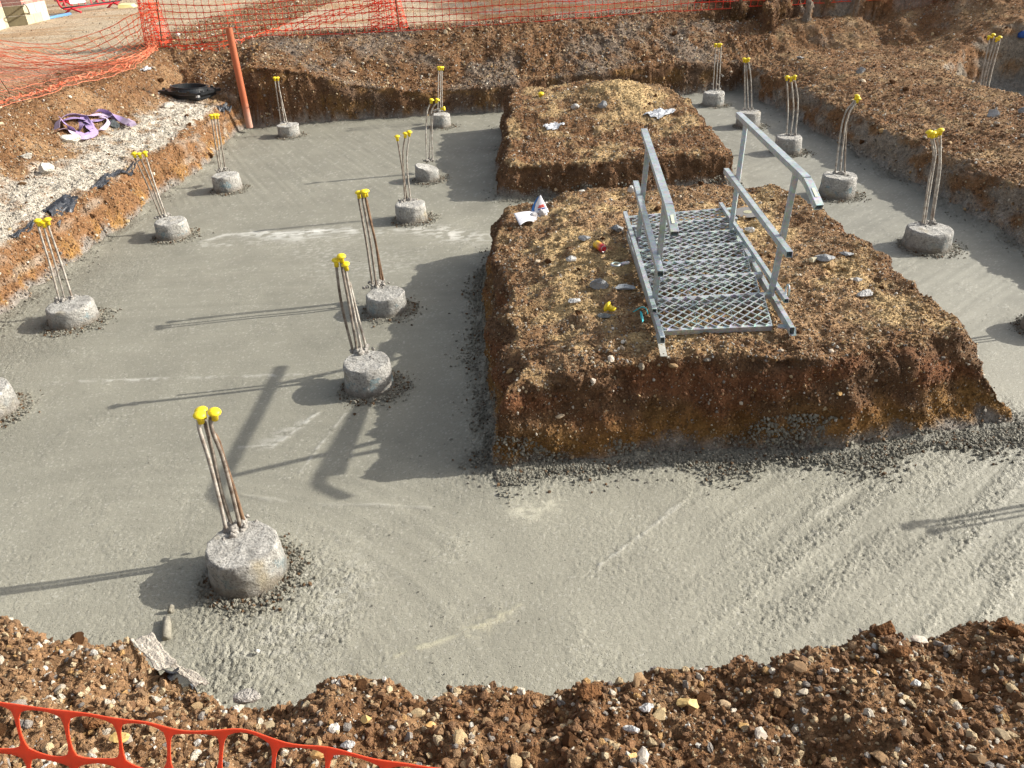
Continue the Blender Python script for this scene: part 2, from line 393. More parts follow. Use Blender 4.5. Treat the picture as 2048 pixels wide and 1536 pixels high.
    z = np.where(out > 0, H*prof, np.maximum(out*1.2, -.14)); z = np.where((dt > 0) & (d < 0), z-.2*sst(0, .25, dt)+.03*w2/.035*.0, z)
    rough = sst(.0, .12, out)
    z = z+rough*(fb2(x, y, 5, 4, 41)*.035+np.abs(fb2(x, y, 15, 3, 44))*.022)*np.where((rid == 0) & (out > 2.2) | (rid == 2) & (out > 3), .35, 1.)
    road = np.where(((rid == 0) | (rid == 2)), sst(2.1, 3., np.maximum(o_l, np.where(x < -4.5, -9, o_b-.2))), 0.)
    z = z*(1-road*0)+0
    if want: return z, d, rid, out, D, road
    return z
def hgt(x, y):
    return float(surf(np.array([float(x)]), np.array([float(y)]))[0])

def grid(xs, ys, drop=None, frustum=True):
    X, Y = np.meshgrid(xs, ys); x = X.ravel(); y = Y.ravel()
    z, ins, rid, out, D, road = surf(x, y, True)
    nx, ny = len(xs), len(ys)
    Z = z.reshape(ny, nx); gx = np.gradient(Z, xs, axis=1).ravel(); gy_ = np.gradient(Z, ys, axis=0).ravel()
    nl = np.sqrt(gx*gx+gy_*gy_+1); N = np.stack([-gx/nl, -gy_/nl, 1/nl], 1)
    idx = np.arange(nx*ny).reshape(ny, nx)
    F = np.stack([idx[:-1, :-1].ravel(), idx[:-1, 1:].ravel(), idx[1:, 1:].ravel(), idx[1:, :-1].ravel()], 1)
    keep = (ins[F].max(1) <= .10+.0*F[:, 0]) | (ins[F].min(1) < .1)
    keep &= ins[F].min(1) < .1
    P = np.stack([x, y, z], 1)
    if frustum:
        px, py, dz = proj(P[F[:, 0]])
        vis = (dz > .05) & (px > -420) & (px < 2480) & (py > -160) & (py < 1800)
        cell = (xs[1:]-xs[:-1])[None, :]*np.ones((ny-1, 1)); cell = cell.ravel()
        keep &= vis | (cell > .3)
    if drop is not None:
        c = P[F[:, 0]]; c2 = P[F[:, 2]]
        keep &= ~((c[:, 0] >= drop[0]-1e-6) & (c2[:, 0] <= drop[1]+1e-6) & (c[:, 1] >= drop[2]-1e-6) & (c2[:, 1] <= drop[3]+1e-6))
    F = F[keep]
    used = np.unique(F); remap = -np.ones(len(P), np.int64); remap[used] = np.arange(len(used)); F = remap[F]
    P = P[used]; N = N[used]; info = dict(ins=ins[used], rid=rid[used], out=out[used], D=D[:, used], road=road[used])
    return P, N, F, info

def displace(P, N, info, fine):
    x, y, z = P.T; soft = 1-.75*info['road']
    steep = 1-N[:, 2]
    a = n3(x*3.1, y*3.1, z*4.2)*.085*sst(.1, .6, steep)
    b = n3(x*9, y*9, z*10)*(.012+.040*steep)+np.minimum(n3(x*5.5+3, y*5.5, z*5.5), .1)*.075*steep*(info['rid'] == 4)
    c = n3(x*24+5, y*24, z*24)*.011
    d = np.abs(n3(x*55, y*55+9, z*55))*-.008
    s = (a+b+c+d)*soft
    if fine: s = s+np.abs(n3(x*115, y*115, z*115))*-.004
    s *= sst(-.02, .05, info['out'])
    return P+N*s[:, None]

CHALK, BROWN, DKBR, TAN, SAND, RED, OCH, GREY, ROADC = [np.array(c) for c in
    ((.52, .47, .39), (.175, .092, .043), (.095, .052, .028), (.34, .215, .115), (.54, .385, .195), (.19, .075, .032), (.42, .23, .07), (.25, .235, .21), (.44, .35, .245))]
def soil_tint(P, N, info):
    x, y, z = P.T; rid = info['rid']; out = info['out']; D = info['D']; n = len(x)
    a = fb2(x, y, 1.4, 4, 51); b = fb2(x+z*.8, y-z*.5, 4.2, 4, 55); c = fb2(x, y, .7, 3, 58); e = n3(x*2.2, y*2.2, z*7)
    mx = lambda A, B, t: A*(1-t[:, None])+B*t[:, None]
    steep = sst(.15, .5, 1-N[:, 2])
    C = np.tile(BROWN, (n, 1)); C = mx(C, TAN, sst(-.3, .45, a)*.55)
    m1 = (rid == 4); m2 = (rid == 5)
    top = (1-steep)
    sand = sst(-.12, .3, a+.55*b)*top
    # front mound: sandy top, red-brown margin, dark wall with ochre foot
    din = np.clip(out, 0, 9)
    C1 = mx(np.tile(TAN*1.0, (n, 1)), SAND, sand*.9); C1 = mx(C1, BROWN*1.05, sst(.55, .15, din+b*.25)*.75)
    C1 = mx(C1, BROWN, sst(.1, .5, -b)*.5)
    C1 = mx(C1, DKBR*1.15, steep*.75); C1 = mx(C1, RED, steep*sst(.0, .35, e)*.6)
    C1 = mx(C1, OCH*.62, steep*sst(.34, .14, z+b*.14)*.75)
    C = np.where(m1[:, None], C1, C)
    C2 = mx(np.tile(BROWN*1.15, (n, 1)), SAND, np.clip(sand*.65+np.exp(-(((x-1.75)/.6)**2+((y-11.7)/.7)**2)), 0, 1)*top)
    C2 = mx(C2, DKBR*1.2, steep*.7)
    C = np.where(m2[:, None], C2, C)
    # left bank
    ol = -D[0]; l = (rid == 0) | ((D[0] < 0) & (D[2] < 0) & (x < -4.4))
    CL = mx(np.tile(BROWN*1.1, (n, 1)), TAN, sst(-.2, .4, a)*.7)
    wallc = mx(np.tile(BROWN*1.3, (n, 1)), OCH*.85, sst(.1, .4, b+.1)*sst(.34, .05, z)*.8)
    wallc = mx(wallc, CHALK*.75, sst(.1, .5, e)*.5)
    CL = mx(CL, wallc, sst(.32, .2, ol+b*.08))
    ch = sst(.2, .3, ol+b*.07)*sst(1.15, .95, ol+a*.3+b*.22)*sst(14.2, 13.2, y+a)
    ch = ch*(1-.6*sst(.12, .35, -b))
    CL = mx(CL, CHALK, ch)
    C = np.where(l[:, None], CL, C)
    # right bank: grey smeared wall, brown-tan top
    r = (rid == 1)
    CR = mx(np.tile(BROWN*1.15, (n, 1)), TAN*.95, sst(-.2, .4, a)*.8); CR = mx(CR, SAND*.75, sst(.2, .5, b+a*.4)*top*.4)
    CR = mx(CR, np.array((.27, .235, .19)), steep*sst(-.25, .15, e+a)*.85)
    C = np.where(r[:, None], CR, C)
    # back bank
    bb = (rid == 2) & ~l
    CB = mx(np.tile(BROWN*1.05, (n, 1)), np.array((.20, .165, .13)), sst(-.1, .3, c+.4*b)*.75)
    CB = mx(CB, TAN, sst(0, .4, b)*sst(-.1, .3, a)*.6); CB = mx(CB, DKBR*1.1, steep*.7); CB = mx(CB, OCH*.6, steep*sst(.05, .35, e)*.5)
    C = np.where(bb[:, None], CB, C)
    # near bank
    nb = (rid == 3)
    CN = mx(np.tile(BROWN*1.02, (n, 1)), TAN*.9, sst(-.1, .5, b)*.5); CN = mx(CN, TAN*.95, sst(-.4, -1.3, x)*.35)
    C = np.where(nb[:, None], CN, C)
    # compacted haul road
    rd = info['road']*sst(.5, -.6, x+y*.18-2.4+c)
    RC = mx(np.tile(ROADC, (n, 1)), TAN*1.1, sst(-.05, .35, fb2(x*.5+y*.12, y*1.6, .8, 4, 61))*.8)
    C = mx(C, RC, rd)
    # cement slurry splashed along the foot of every face
    foot = sst(.09, .02, z+.10*b-.02)*(out < .6)
    C = mx(C, GREY, foot*.85)
    grit = np.clip(.75-.35*steep+.9*b-.55*info['road'], .1, 1.4); grit = np.where(l, grit*(1-.4*ch), grit)
    return C, grit
def add_attr(o, tint, grit, gname='grit'):
    me = o.data; t = me.attributes.new('tint', 'FLOAT_COLOR', 'POINT'); c = np.ones((len(tint), 4), np.float32); c[:, :3] = np.clip(tint, .002, .95)
    t.data.foreach_set('color', c.ravel()); g = me.attributes.new(gname, 'FLOAT', 'POINT'); g.data.foreach_set('value', grit.astype(np.float32))

def lines(*segs):
    out = []
    for a, b, s in segs:
        n = max(1, int(round(abs(b-a)/s))); out.append(np.linspace(a, b, n, endpoint=False))
    return np.concatenate(out+[np.array([segs[-1][1]])])
NR = (-3.0, 3.5, .6, 2.6)                               # rectangle meshed finely by itself
xs = lines((-90, -30, 10), (-30, -13, 1.2), (-13, -6.6, .05), (-6.6, -5., .022), (-5., -4.25, .009), (-4.25, -3, .04), (-3., -.45, .045), (-.45, .05, .012), (.05, 2.5, .0145), (2.5, 3.5, .014),
           (3.5, 4.4, .04), (4.4, 5.25, .011), (5.25, 8, .028), (8, 13, .05), (13, 30, 1.2), (30, 90, 10))
ys = lines((-60, -12, 8), (-12, .6, .7), (.6, 2.6, .1), (2.6, 3.55, .05), (3.55, 4.25, .009), (4.25, 7.1, .018), (7.1, 7.6, .02), (7.6, 8.85, .04), (8.85, 9.35, .011), (9.35, 13.7, .028),
           (13.7, 15.3, .016), (15.3, 18.2, .03), (18.2, 30, .11), (30, 60, 1.5), (60, 160, 12))
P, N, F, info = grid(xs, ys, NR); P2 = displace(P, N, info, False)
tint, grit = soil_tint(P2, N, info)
fr = info['rid'][F[:, 0]]
SCATTER = {}
names = {0: ('left_bank', 'structure'), 1: ('right_bank', 'structure'), 2: ('back_bank', 'structure'), 3: ('ground', 'structure'), 4: ('earth_mound', 'structure'), 5: ('earth_mound', 'structure')}
TERR = {}
for k in range(6):
    sel = F[fr == k]; used = np.unique(sel); rm = -np.ones(len(P2), np.int64); rm[used] = np.arange(len(used))
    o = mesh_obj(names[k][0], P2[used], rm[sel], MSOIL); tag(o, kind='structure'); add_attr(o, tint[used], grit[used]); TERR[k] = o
    SCATTER[k] = (P2[used], N[used], rm[sel], tint[used], {q: (v[used] if v.ndim == 1 else v[:, used]) for q, v in info.items()})
xs = lines((-3.0, -1.9, .03), (-1.9, 2.2, .0068), (2.2, 3.5, .03)); ys = lines((.6, 1.0, .03), (1.0, 2.05, .006), (2.05, 2.6, .05))
Pn, Nn, Fn, infn = grid(xs, ys, None, False); Pn2 = displace(Pn, Nn, infn, True)
tn, gn = soil_tint(Pn2, Nn, infn)
near = mesh_obj('near_bank', Pn2, Fn, MSOIL); tag(near, kind='structure'); add_attr(near, tn, gn); SCATTER['n'] = (Pn2, Nn, Fn, tn, infn)

# ------------------------------------------------------------------ piles survey (pixel of top centre, diameter, top height, bars)
PILES = [
 ('A', (483, 1088), .365, 0.2, [([(452, 1062), (440, 1005), (418, 920), (402, 870), (397, 846)], (399, 828), 0), ([(464, 1052), (443, 985), (425, 905), (412, 852), (404, 832)], (401, 819), 1), ([(480, 1055), (465, 990), (445, 915), (427, 868), (421, 840)], (428, 822), 1), ([(489, 1048), (470, 985), (450, 925), (436, 880), (424, 862)], None, 2)]),
 ('E', (732, 722), .335, 0.215, [([(707, 704), (690, 640), (680, 590), (673, 535)], (672, 519), 1), ([(715, 704), (700, 620), (683, 530)], (682, 511), 1), ([(723, 702), (707, 620), (692, 545)], (690, 527), 0), ([(733, 696), (715, 630), (699, 565)], None, 0)]),
 ('F', (770, 586), .335, 0.165, [([(745, 572), (735, 500), (725, 440), (717, 396)], (717, 384), 1), ([(753, 575), (740, 480), (725, 396)], (727, 382), 1), ([(762, 564), (752, 490), (738, 430), (731, 394)], (731, 381), 2), ([(767, 562), (750, 480), (733, 400)], None, 2)]),
 ('G', (820, 406), .34, 0.19, [([(810, 402), (806, 350), (799, 305), (795, 280)], (794, 272), 1), ([(815, 400), (808, 350), (806, 305), (810, 275)], (811, 266), 1), ([(821, 399), (815, 345), (814, 305), (819, 272)], (819, 263), 0)]),
 ('H', (853, 334), .30, 0.165, [([(853, 322), (852, 262), (855, 220), (862, 206)], (864, 199), 0), ([(858, 320), (861, 255), (864, 218), (874, 206)], (876, 199), 0), ([(865, 320), (864, 262), (867, 226), (876, 219), (886, 217)], (889, 217), 0)]),
 ('I', (882, 228), .29, 0.2, [([(875, 218), (877, 142)], (877, 134), 0), ([(880, 222), (881, 142)], (881, 134), 0), ([(884, 220), (884, 142)], (885, 134), 0)]),
 ('L0', (-40, 778), .36, 0.19, [([(-55, 770), (-90, 640), (-105, 560)], (-106, 548), 1), ([(-40, 765), (-75, 640), (-92, 560)], (-93, 548), 0), ([(-28, 765), (-65, 640), (-84, 565)], (-84, 552), 0)]),
 ('L1', (138, 608), .39, 0.16, [([(118, 600), (100, 530), (83, 475), (76, 450)], (75, 440), 0), ([(129, 598), (108, 520), (88, 455)], (85, 443), 0), ([(144, 596), (120, 520), (96, 450)], (94, 438), 0)]),
 ('L2', (340, 441), .345, 0.18, [([(322, 434), (295, 370), (269, 314)], (267, 306), 1), ([(327, 433), (302, 365), (280, 314)], (278, 307), 1), ([(332, 432), (310, 370), (291, 312)], (289, 304), 0)]),
 ('L3', (450, 349), .35, 0.2, [([(439, 341), (431, 290), (423, 238)], (422, 230), 1), ([(443, 340), (437, 290), (429, 236)], (428, 229), 0), ([(450, 338), (443, 290), (435, 236)], (434, 229), 1)]),
 ('L4', (575, 249), .34, 0.18, [([(562, 246), (550, 162)], (549, 155), 0), ([(569, 245), (556, 162)], (555, 155), 0), ([(574, 245), (559, 180), (557, 162)], None, 0)]),
 ('R0', (1428, 184), .355, 0.22, [([(1426, 180), (1431, 96)], (1431, 88), 0), ([(1432, 180), (1437, 96)], (1437, 88), 0), ([(1438, 180), (1442, 96)], (1441, 88), 0)]),
 ('R1', (1498, 223), .35, 0.22, [([(1490, 220), (1489, 124)], (1488, 117), 0), ([(1497, 220), (1494, 150), (1492, 124)], (1492, 118), 0), ([(1504, 220), (1502, 160), (1497, 124)], (1496, 117), 0)]),
 ('R2', (1579, 273), .345, 0.21, [([(1573, 270), (1576, 220), (1574, 162)], (1574, 153), 0), ([(1581, 270), (1587, 220), (1583, 162)], (1582, 155), 0), ([(1591, 270), (1596, 205), (1590, 162)], (1589, 152), 0)]),
 ('R3', (1680, 350), .375, 0.235, [([(1670, 348), (1686, 240), (1706, 205)], (1715, 191), 0), ([(1680, 348), (1692, 245), (1710, 206)], (1717, 196), 0), ([(1690, 346), (1694, 245), (1712, 206)], None, 1)]),
 ('R4', (1861, 456), .415, 0.185, [([(1845, 449), (1858, 360), (1867, 315), (1862, 276)], (1858, 263), 0), ([(1849, 450), (1866, 340), (1871, 305), (1866, 276)], (1865, 265), 0), ([(1862, 444), (1874, 360), (1879, 315), (1873, 272)], (1872, 263), 0), ([(1865, 444), (1879, 350), (1881, 310), (1881, 268)], (1881, 259), 0)]),
]
PXY = []
for nm, c, dia, zt, bars in PILES:
    p = gz(*c, zt); PXY.append((p.x, p.y, dia/2))
PXY += [(4.14, 5.16, .19), (3.98, 3.36, .19)]

# ------------------------------------------------------------------ wet concrete
def build_concrete():
    rows = []; y = 1.75
    while y < 15.4: rows.append(y); y += .0035*(1+(y*y+7.)/7.0*.62)
    ys = np.array(rows); nx = 860
    u = np.linspace(-1, 1, nx)
    Y = np.repeat(ys, nx); X = (u[None, :]*(ys[:, None]*.74+1.35)).ravel()
    z0, ins, rid, out, D, road = surf(X, Y, True)
    rr = np.full(X.shape, 9.)
    for px, py, r in PXY: rr = np.minimum(rr, np.hypot(X-px, Y-py)-r)
    n1 = fb2(X, Y, .8, 3, 71); n2_ = fb2(X, Y, 3, 4, 73)
    edge = np.clip(ins, 0, 9)
    # rough where it was left untrowelled: along faces, round piles, lower right, near edge
    rough = .04+.9*sst(.22, .02, edge+n2_*.10)+.8*sst(.16, .0, rr+n2_*.07)
    rough += .55*sst(.55, .1, D[3]+n2_*.25)*sst(.3, -.3, X-.2+n1)
    rough += .45*sst(.4, .05, D[4]+n2_*.2)*sst(.4, -.2, Y-4.1)
    ang = math.radians(38); sx = X*math.cos(ang)+Y*math.sin(ang); sy = -X*math.sin(ang)+Y*math.cos(ang)
    band = sst(-.15, .35, n2(sx*.8, sy*9, 82)+.5*n2(X*2, Y*2, 84))
    rough += (.12+.45*band)*sst(.5, 2.0, X+n1*.6)*sst(4.0, 3.3, Y+n1*.3)+.25*sst(2.3, 3.2, Y)*sst(3.6, 2.6, Y)*sst(-.4, .4, n1)
    rough += .35*sst(-3.2, -4., X+n1*.6)*sst(8.6, 7, Y)+.12*sst(.15, .5, n2_)
    rough += .45*sst(.62, .2, np.hypot(X+1.25, Y-2.7)+n2_*.2)
    rough = np.clip(rough, 0, 1.35)
    # float strokes
    ang = math.radians(38); sx = X*math.cos(ang)+Y*math.sin(ang); sy = -X*math.sin(ang)+Y*math.cos(ang)
    st1 = n2(sx*.9, sy*17, 81)*sst(.3, 1.2, X)*sst(4.2, 3.6, Y)
    ang = math.radians(-63); qx = X*math.cos(ang)+Y*math.sin(ang); qy = -X*math.sin(ang)+Y*math.cos(ang)
    st2 = n2(qx*.8, qy*19, 83)*sst(8.5, 10.5, Y)
    cx, cy = -2.3, 1.2; rad = np.hypot(X-cx, Y-cy); st3 = n2(rad*15, np.arctan2(Y-cy, X-cx)*1.1, 85)*sst(5.5, 3.5, Y)*sst(.2, -.6, X)
    st4 = n2(X*1.0+Y*.1, Y*14, 87)*sst(5, 6.2, Y)*sst(9, 7.5, Y)
    st5 = n2(sx*.9, sy*15, 89)*sst(2.5, 3.4, X)*sst(4.5, 5.5, Y)
    strokes = st1*.0028+st2*.004+st3*.002+st4*.0016+st5*.004
    lump = (n2(X*26, Y*26, 91)*.55+n2(X*60, Y*60, 93)*.9+n2(X*120, Y*120, 95)*.8)*.8+.5
    pits = np.clip(n2(X*42, Y*42, 97)-.32, 0, 1)+np.clip(n2(X*75, Y*75, 98)-.35, 0, 1)*.6
    fineden = np.interp(Y, [2, 6, 12], [1, .8, .35])
    Z = n1*.008+strokes-(lump*.010*rough-.002)*fineden-pits*.034*(.10+rough)*fineden
    Z += .04*np.exp(-np.clip(ins, 0, 9)/.035)*(.6+n2_)+.012*sst(.09, -.02, rr+n2_*.05)
    # scrape ridges drawn by the float
    def pl(pts): return [tuple(gz(*p, 0).xy) for p in pts]
    tint = np.ones((len(X), 3))*np.array((.278, .266, .212))
    tone = 1+.09*n1+.06*n2_-.06*np.clip(rough, 0, 1)+.05*(st2+st3+st4)+.04*st1
    tone = tone*(1-.17*sst(.3, -.6, X+n1*.5)*sst(2.6, 4.2, Y+n1)-.17*sst(5, 8, Y)*sst(-.6, .3, X))      # damper, fresher pour at the far and left side
    tint *= tone[:, None]
    tint = tint*(1-.10*sst(2, 4, X)[:, None])+np.array((.03, .031, .033))*sst(2, 4, X)[:, None]
    def streak(pts, w, amt, col=(.60, .585, .53), ridge=0., ns=9, sd=101, thr=-.1):
        nonlocal tint, Z
        d = seg_dist(X, Y, pl(pts)); q = np.exp(-((d+.012*n2(X*7, Y*7, 131))/w)**2)*(.65+.5*n2(X*3.1, Y*3.1, 133))
        mk = q*sst(thr, thr+.35, fb2(X*1.0, Y*2.2, ns, 3, sd))*amt
        tint = tint*(1-mk[:, None])+np.array(col)*mk[:, None]
        Z = Z+ridge*q
    streak([(405, 484), (450, 470), (530, 464)], .035, .8, ridge=.004, thr=-.5)
    streak([(500, 468), (560, 470), (640, 464), (700, 462)], .10, 1.0, (.66, .65, .6), .003, 7, 103, -.25)
    streak([(560, 474), (590, 478)], .10, .9, (.66, .65, .6), 0, 6, 104, -.4)
    streak([(420, 490), (560, 480), (720, 470), (830, 455)], .10, .6, ns=8, sd=105, thr=0)
    streak([(830, 455), (900, 470), (955, 478)], .17, .95, (.62, .60, .54), 0, 8, 106, -.15)
    streak([(650, 500), (720, 540), (780, 520)], .35, .4, ns=14, sd=107, thr=.0)
    streak([(0, 775), (150, 765), (340, 757), (600, 750)], .018, .5, ridge=.002, thr=-.15)
    streak([(600, 945), (640, 890), (690, 828)], .010, .5, ridge=.004, thr=-.25)
    streak([(480, 895), (545, 893), (600, 855), (640, 822)], .014, .55, ridge=.004, thr=-.25)
    streak([(520, 890), (600, 850)], .05, .35, thr=-.3)
    streak([(790, 1312), (900, 1275), (960, 1250), (1040, 1212)], .014, .55, (.5, .47, .33), .006, 9, 110, -.3)
    streak([(940, 1262), (1000, 1235)], .05, .4, (.52, .48, .33), 0, 12, 111, -.2)
    streak([(1200, 1130), (1290, 1065), (1370, 1000)], .010, .4, ridge=.006, thr=-.3)
    streak([(480, 990), (600, 1008), (760, 1010), (860, 1015)], .012, .22, ridge=.006, thr=-.3)
    streak([(1040, 1022), (1070, 1030), (1100, 1012)], .07, .7, (.58, .55, .43), .002, 10, 112, -.2)
    streak([(660, 1180), (560, 1290)], .25, .25, ns=12, sd=113, thr=-.1)
    # pale grit flecks
    fl = (n2(X*60, Y*60, 121) > .52)*(.35+.25*n2_)
    tint = tint*(1-fl[:, None]*.7)+np.array((.55, .53, .47))*fl[:, None]*.7
    wet = sst(.10, .0, rr+n2_*.07)*.6+sst(.10, 0, edge+n2_*.07)*.4
    tint = tint*(1-wet[:, None])+np.array((.15, .13, .10))*wet[:, None]
    idx = np.arange(len(X)).reshape(len(ys), nx)
    F = np.stack([idx[:-1, :-1].ravel(), idx[:-1, 1:].ravel(), idx[1:, 1:].ravel(), idx[1:, :-1].ravel()], 1)
    Pc = np.stack([X, Y, Z], 1); px, py, dz = proj(Pc[F[:, 0]])
    keep = (ins[F].max(1) > -.10) & (px > -330) & (px < 2380) & (py < 1700)
    F = F[keep]; used = np.unique(F); rm = -np.ones(len(X), np.int64); rm[used] = np.arange(len(used))
    o = mesh_obj('wet_concrete', Pc[used], rm[F], MCON); tag(o, kind='structure'); add_attr(o, tint[used], rough[used], 'rough')
    return o
conc = build_concrete()
m_ = MB(); m_.add([(-9, -1, -.16), (13, -1, -.16), (13, 16, -.16), (-9, 16, -.16)], [(0, 1, 2, 3)])
tag(m_.build('concrete_base', simple('concrete_base', (.28, .265, .22), .9, var=(2, .2))), kind='structure')

# ------------------------------------------------------------------ gravel and crumbs scattered on the soil (nobody could count it)
def ico_mesh(sub, seed, squash=(1, .8, .6), amp=.28):
    import bmesh
    bm = bmesh.new(); bmesh.ops.create_icosphere(bm, subdivisions=sub, radius=1.)
    r = random.Random(seed); off = [Vector((r.uniform(-1, 1), r.uniform(-1, 1), r.uniform(-1, 1))).normalized() for _ in range(6)]
    cut = [r.uniform(.45, .85) for _ in off]
    for v in bm.verts:
        p = v.co.copy()
        for d_, c_ in zip(off, cut):
            k = p.dot(d_)
            if k > c_: p -= d_*(k-c_)*.9
        p *= 1+r.uniform(-amp, amp)*.5
        v.co = Vector((p.x*squash[0], p.y*squash[1], p.z*squash[2]))
    me = bpy.data.meshes.new('stone_shape'); bm.to_mesh(me); bm.free(); return me
def gn_tree(name, mat, flat=True):
    t = bpy.data.node_groups.new(name, 'GeometryNodeTree')
    t.interface.new_socket('Geometry', in_out='INPUT', socket_type='NodeSocketGeometry')
    t.interface.new_socket('Geometry', in_out='OUTPUT', socket_type='NodeSocketGeometry')
    N = t.nodes; L = t.links; gi = N.new('NodeGroupInput'); go = N.new('NodeGroupOutput')
    join = N.new('GeometryNodeGeometryToInstance')
    for k in range(5):
        ic = N.new('GeometryNodeMeshIcoSphere'); ic.inputs['Radius'].default_value = 1; ic.inputs['Subdivisions'].default_value = 1 if k < 3 else 2
        nz = N.new('ShaderNodeTexNoise'); nz.noise_dimensions = '4D'; nz.inputs['W'].default_value = k*3.7+1; nz.inputs['Scale'].default_value = .9; nz.inputs['Detail'].default_value = 1
        sb = N.new('ShaderNodeVectorMath'); sb.operation = 'SUBTRACT'; sb.inputs[1].default_value = (.5, .5, .5)
        sc = N.new('ShaderNodeVectorMath'); sc.operation = 'SCALE'; sc.inputs['Scale'].default_value = 2.1
        L.new(nz.outputs['Color'], sb.inputs[0]); L.new(sb.outputs[0], sc.inputs[0])
        sp = N.new('GeometryNodeSetPosition'); L.new(ic.outputs['Mesh'], sp.inputs['Geometry']); L.new(sc.outputs[0], sp.inputs['Offset'])
        ss = N.new('GeometryNodeSetShadeSmooth'); ss.inputs['Shade Smooth'].default_value = False; L.new(sp.outputs[0], ss.inputs[0])
        sm = N.new('GeometryNodeSetMaterial'); sm.inputs['Material'].default_value = mat; L.new(ss.outputs[0], sm.inputs['Geometry'])
        L.new(sm.outputs[0], join.inputs[0])
    iop = N.new('GeometryNodeInstanceOnPoints'); iop.inputs['Pick Instance'].default_value = True
    def na(nm, dt):
        a = N.new('GeometryNodeInputNamedAttribute'); a.data_type = dt; a.inputs['Name'].default_value = nm; return [s for s in a.outputs if s.enabled and s.name == 'Attribute'][0]
    L.new(gi.outputs[0], iop.inputs['Points']); L.new(join.outputs[0], iop.inputs['Instance'])
    L.new(na('idx', 'INT'), iop.inputs['Instance Index']); L.new(na('rot', 'FLOAT_VECTOR'), iop.inputs['Rotation']); L.new(na('scl', 'FLOAT_VECTOR'), iop.inputs['Scale'])
    L.new(iop.outputs[0], go.inputs[0]); return t
GNT = gn_tree('gravel_scatter', MPEB)
def scatter(name, P, sizes, cols):
    n = len(P); me = bpy.data.meshes.new(name); me.vertices.add(n); me.vertices.foreach_set('co', P.astype(np.float32).ravel())
    a = me.attributes.new('idx', 'INT', 'POINT'); a.data.foreach_set('value', RNG.integers(0, 5, n).astype(np.int32))
    a = me.attributes.new('rot', 'FLOAT_VECTOR', 'POINT'); a.data.foreach_set('vector', (RNG.random((n, 3))*6.28).astype(np.float32).ravel())
    sc = sizes[:, None]*RNG.uniform(.55, 1.15, (n, 3))
    a = me.attributes.new('scl', 'FLOAT_VECTOR', 'POINT'); a.data.foreach_set('vector', sc.astype(np.float32).ravel())
    c = np.ones((n, 4), np.float32); c[:, :3] = np.clip(cols, .01, .9)
    a = me.attributes.new('col', 'FLOAT_COLOR', 'POINT'); a.data.foreach_set('color', c.ravel())
    me.materials.append(MPEB)
    o = bpy.data.objects.new(name, me); COL.objects.link(o); md = o.modifiers.new('scatter', 'NODES'); md.node_group = GNT
    tag(o, kind='stuff'); return o
def sample(key, count, weight=None, n_thin=False):
    P, N, F, T, inf = SCATTER[key]
    A = np.linalg.norm(np.cross(P[F[:, 2]]-P[F[:, 0]], P[F[:, 3]]-P[F[:, 1]]), axis=1)*.5
    c = P[F].mean(1); px, py, dz = proj(c)
    road = inf['road'][F[:, 0]]
    w = A*(1-.96*road)*((px > -150) & (px < 2200) & (py > -60) & (py < 1640) & (dz > 0))*(inf['out'][F[:, 0]] > .0)
    if weight is not None: w = w*weight(c, inf, F)
    w = w/w.sum(); f = RNG.choice(len(F), count, p=w); u = RNG.random((count, 2))
    if n_thin:
        kp = (N[F[f, 0], 2] > .62) | (RNG.random(len(f)) < .7); f = f[kp]; u = u[kp]
    a, b, cc, d = [P[F[f, k]] for k in range(4)]
    q = (a*(1-u[:, :1])+b*u[:, :1])*(1-u[:, 1:])+(d*(1-u[:, :1])+cc*u[:, :1])*u[:, 1:]
    return q, T[F[f, 0]], N[F[f, 0]]
PAL = np.array([(.62, .55, .44), (.48, .36, .21), (.34, .21, .11), (.70, .66, .58), (.27, .24, .21), (.42, .25, .10), (.22, .12, .06), (.55, .44, .28)])
def stone_cols(T, frac_soil=.5, pale=1.):
    n = len(T); k = RNG.choice(len(PAL), n, p=np.array([.10, .18, .18, .05, .13, .10, .16, .10])); c = PAL[k]*pale*RNG.uniform(.75, 1.15, (n, 1))
    s = RNG.random(n) < frac_soil; c[s] = T[s]*RNG.uniform(.75, 1.5, (s.sum(), 1)); return c
def dw(e): return lambda c, inf, F: 1/np.maximum(c[:, 1]+1.5, .5)**e
for key, cnt, smin, smax, name, fs in (('n', 34000, .0028, .015, 'foreground_gravel', .55), (4, 80000, .0032, .012, 'mound_gravel', .6), (5, 30000, .005, .015, 'mound_gravel', .6),
                                (0, 42000, .005, .018, 'bank_gravel', .6), (1, 46000, .0045, .018, 'bank_gravel', .65), (2, 60000, .008, .026, 'bank_gravel', .6)):
    q, T, nn = sample(key, cnt, dw(1.3) if key != 'n' else None, True); cnt = len(q)
    u = RNG.random(cnt); sz = smin+(smax-smin)*u**4*1.0
    if key == 'n': sz = np.where(q[:, 0] < .3, sz*1.1, sz)
    sc_ = stone_cols(T, fs); pale_ = T.mean(1) > .33; sc_[pale_] = T[pale_]*RNG.uniform(.8, 1.25, (pale_.sum(), 1))
    stp = (nn[:, 2] < .62) & (RNG.random(cnt) < .6); sc_[stp] = T[stp]*RNG.uniform(.6, 1.7, (stp.sum(), 1))
    scatter(name, q+nn*sz[:, None]*.25, sz, sc_)
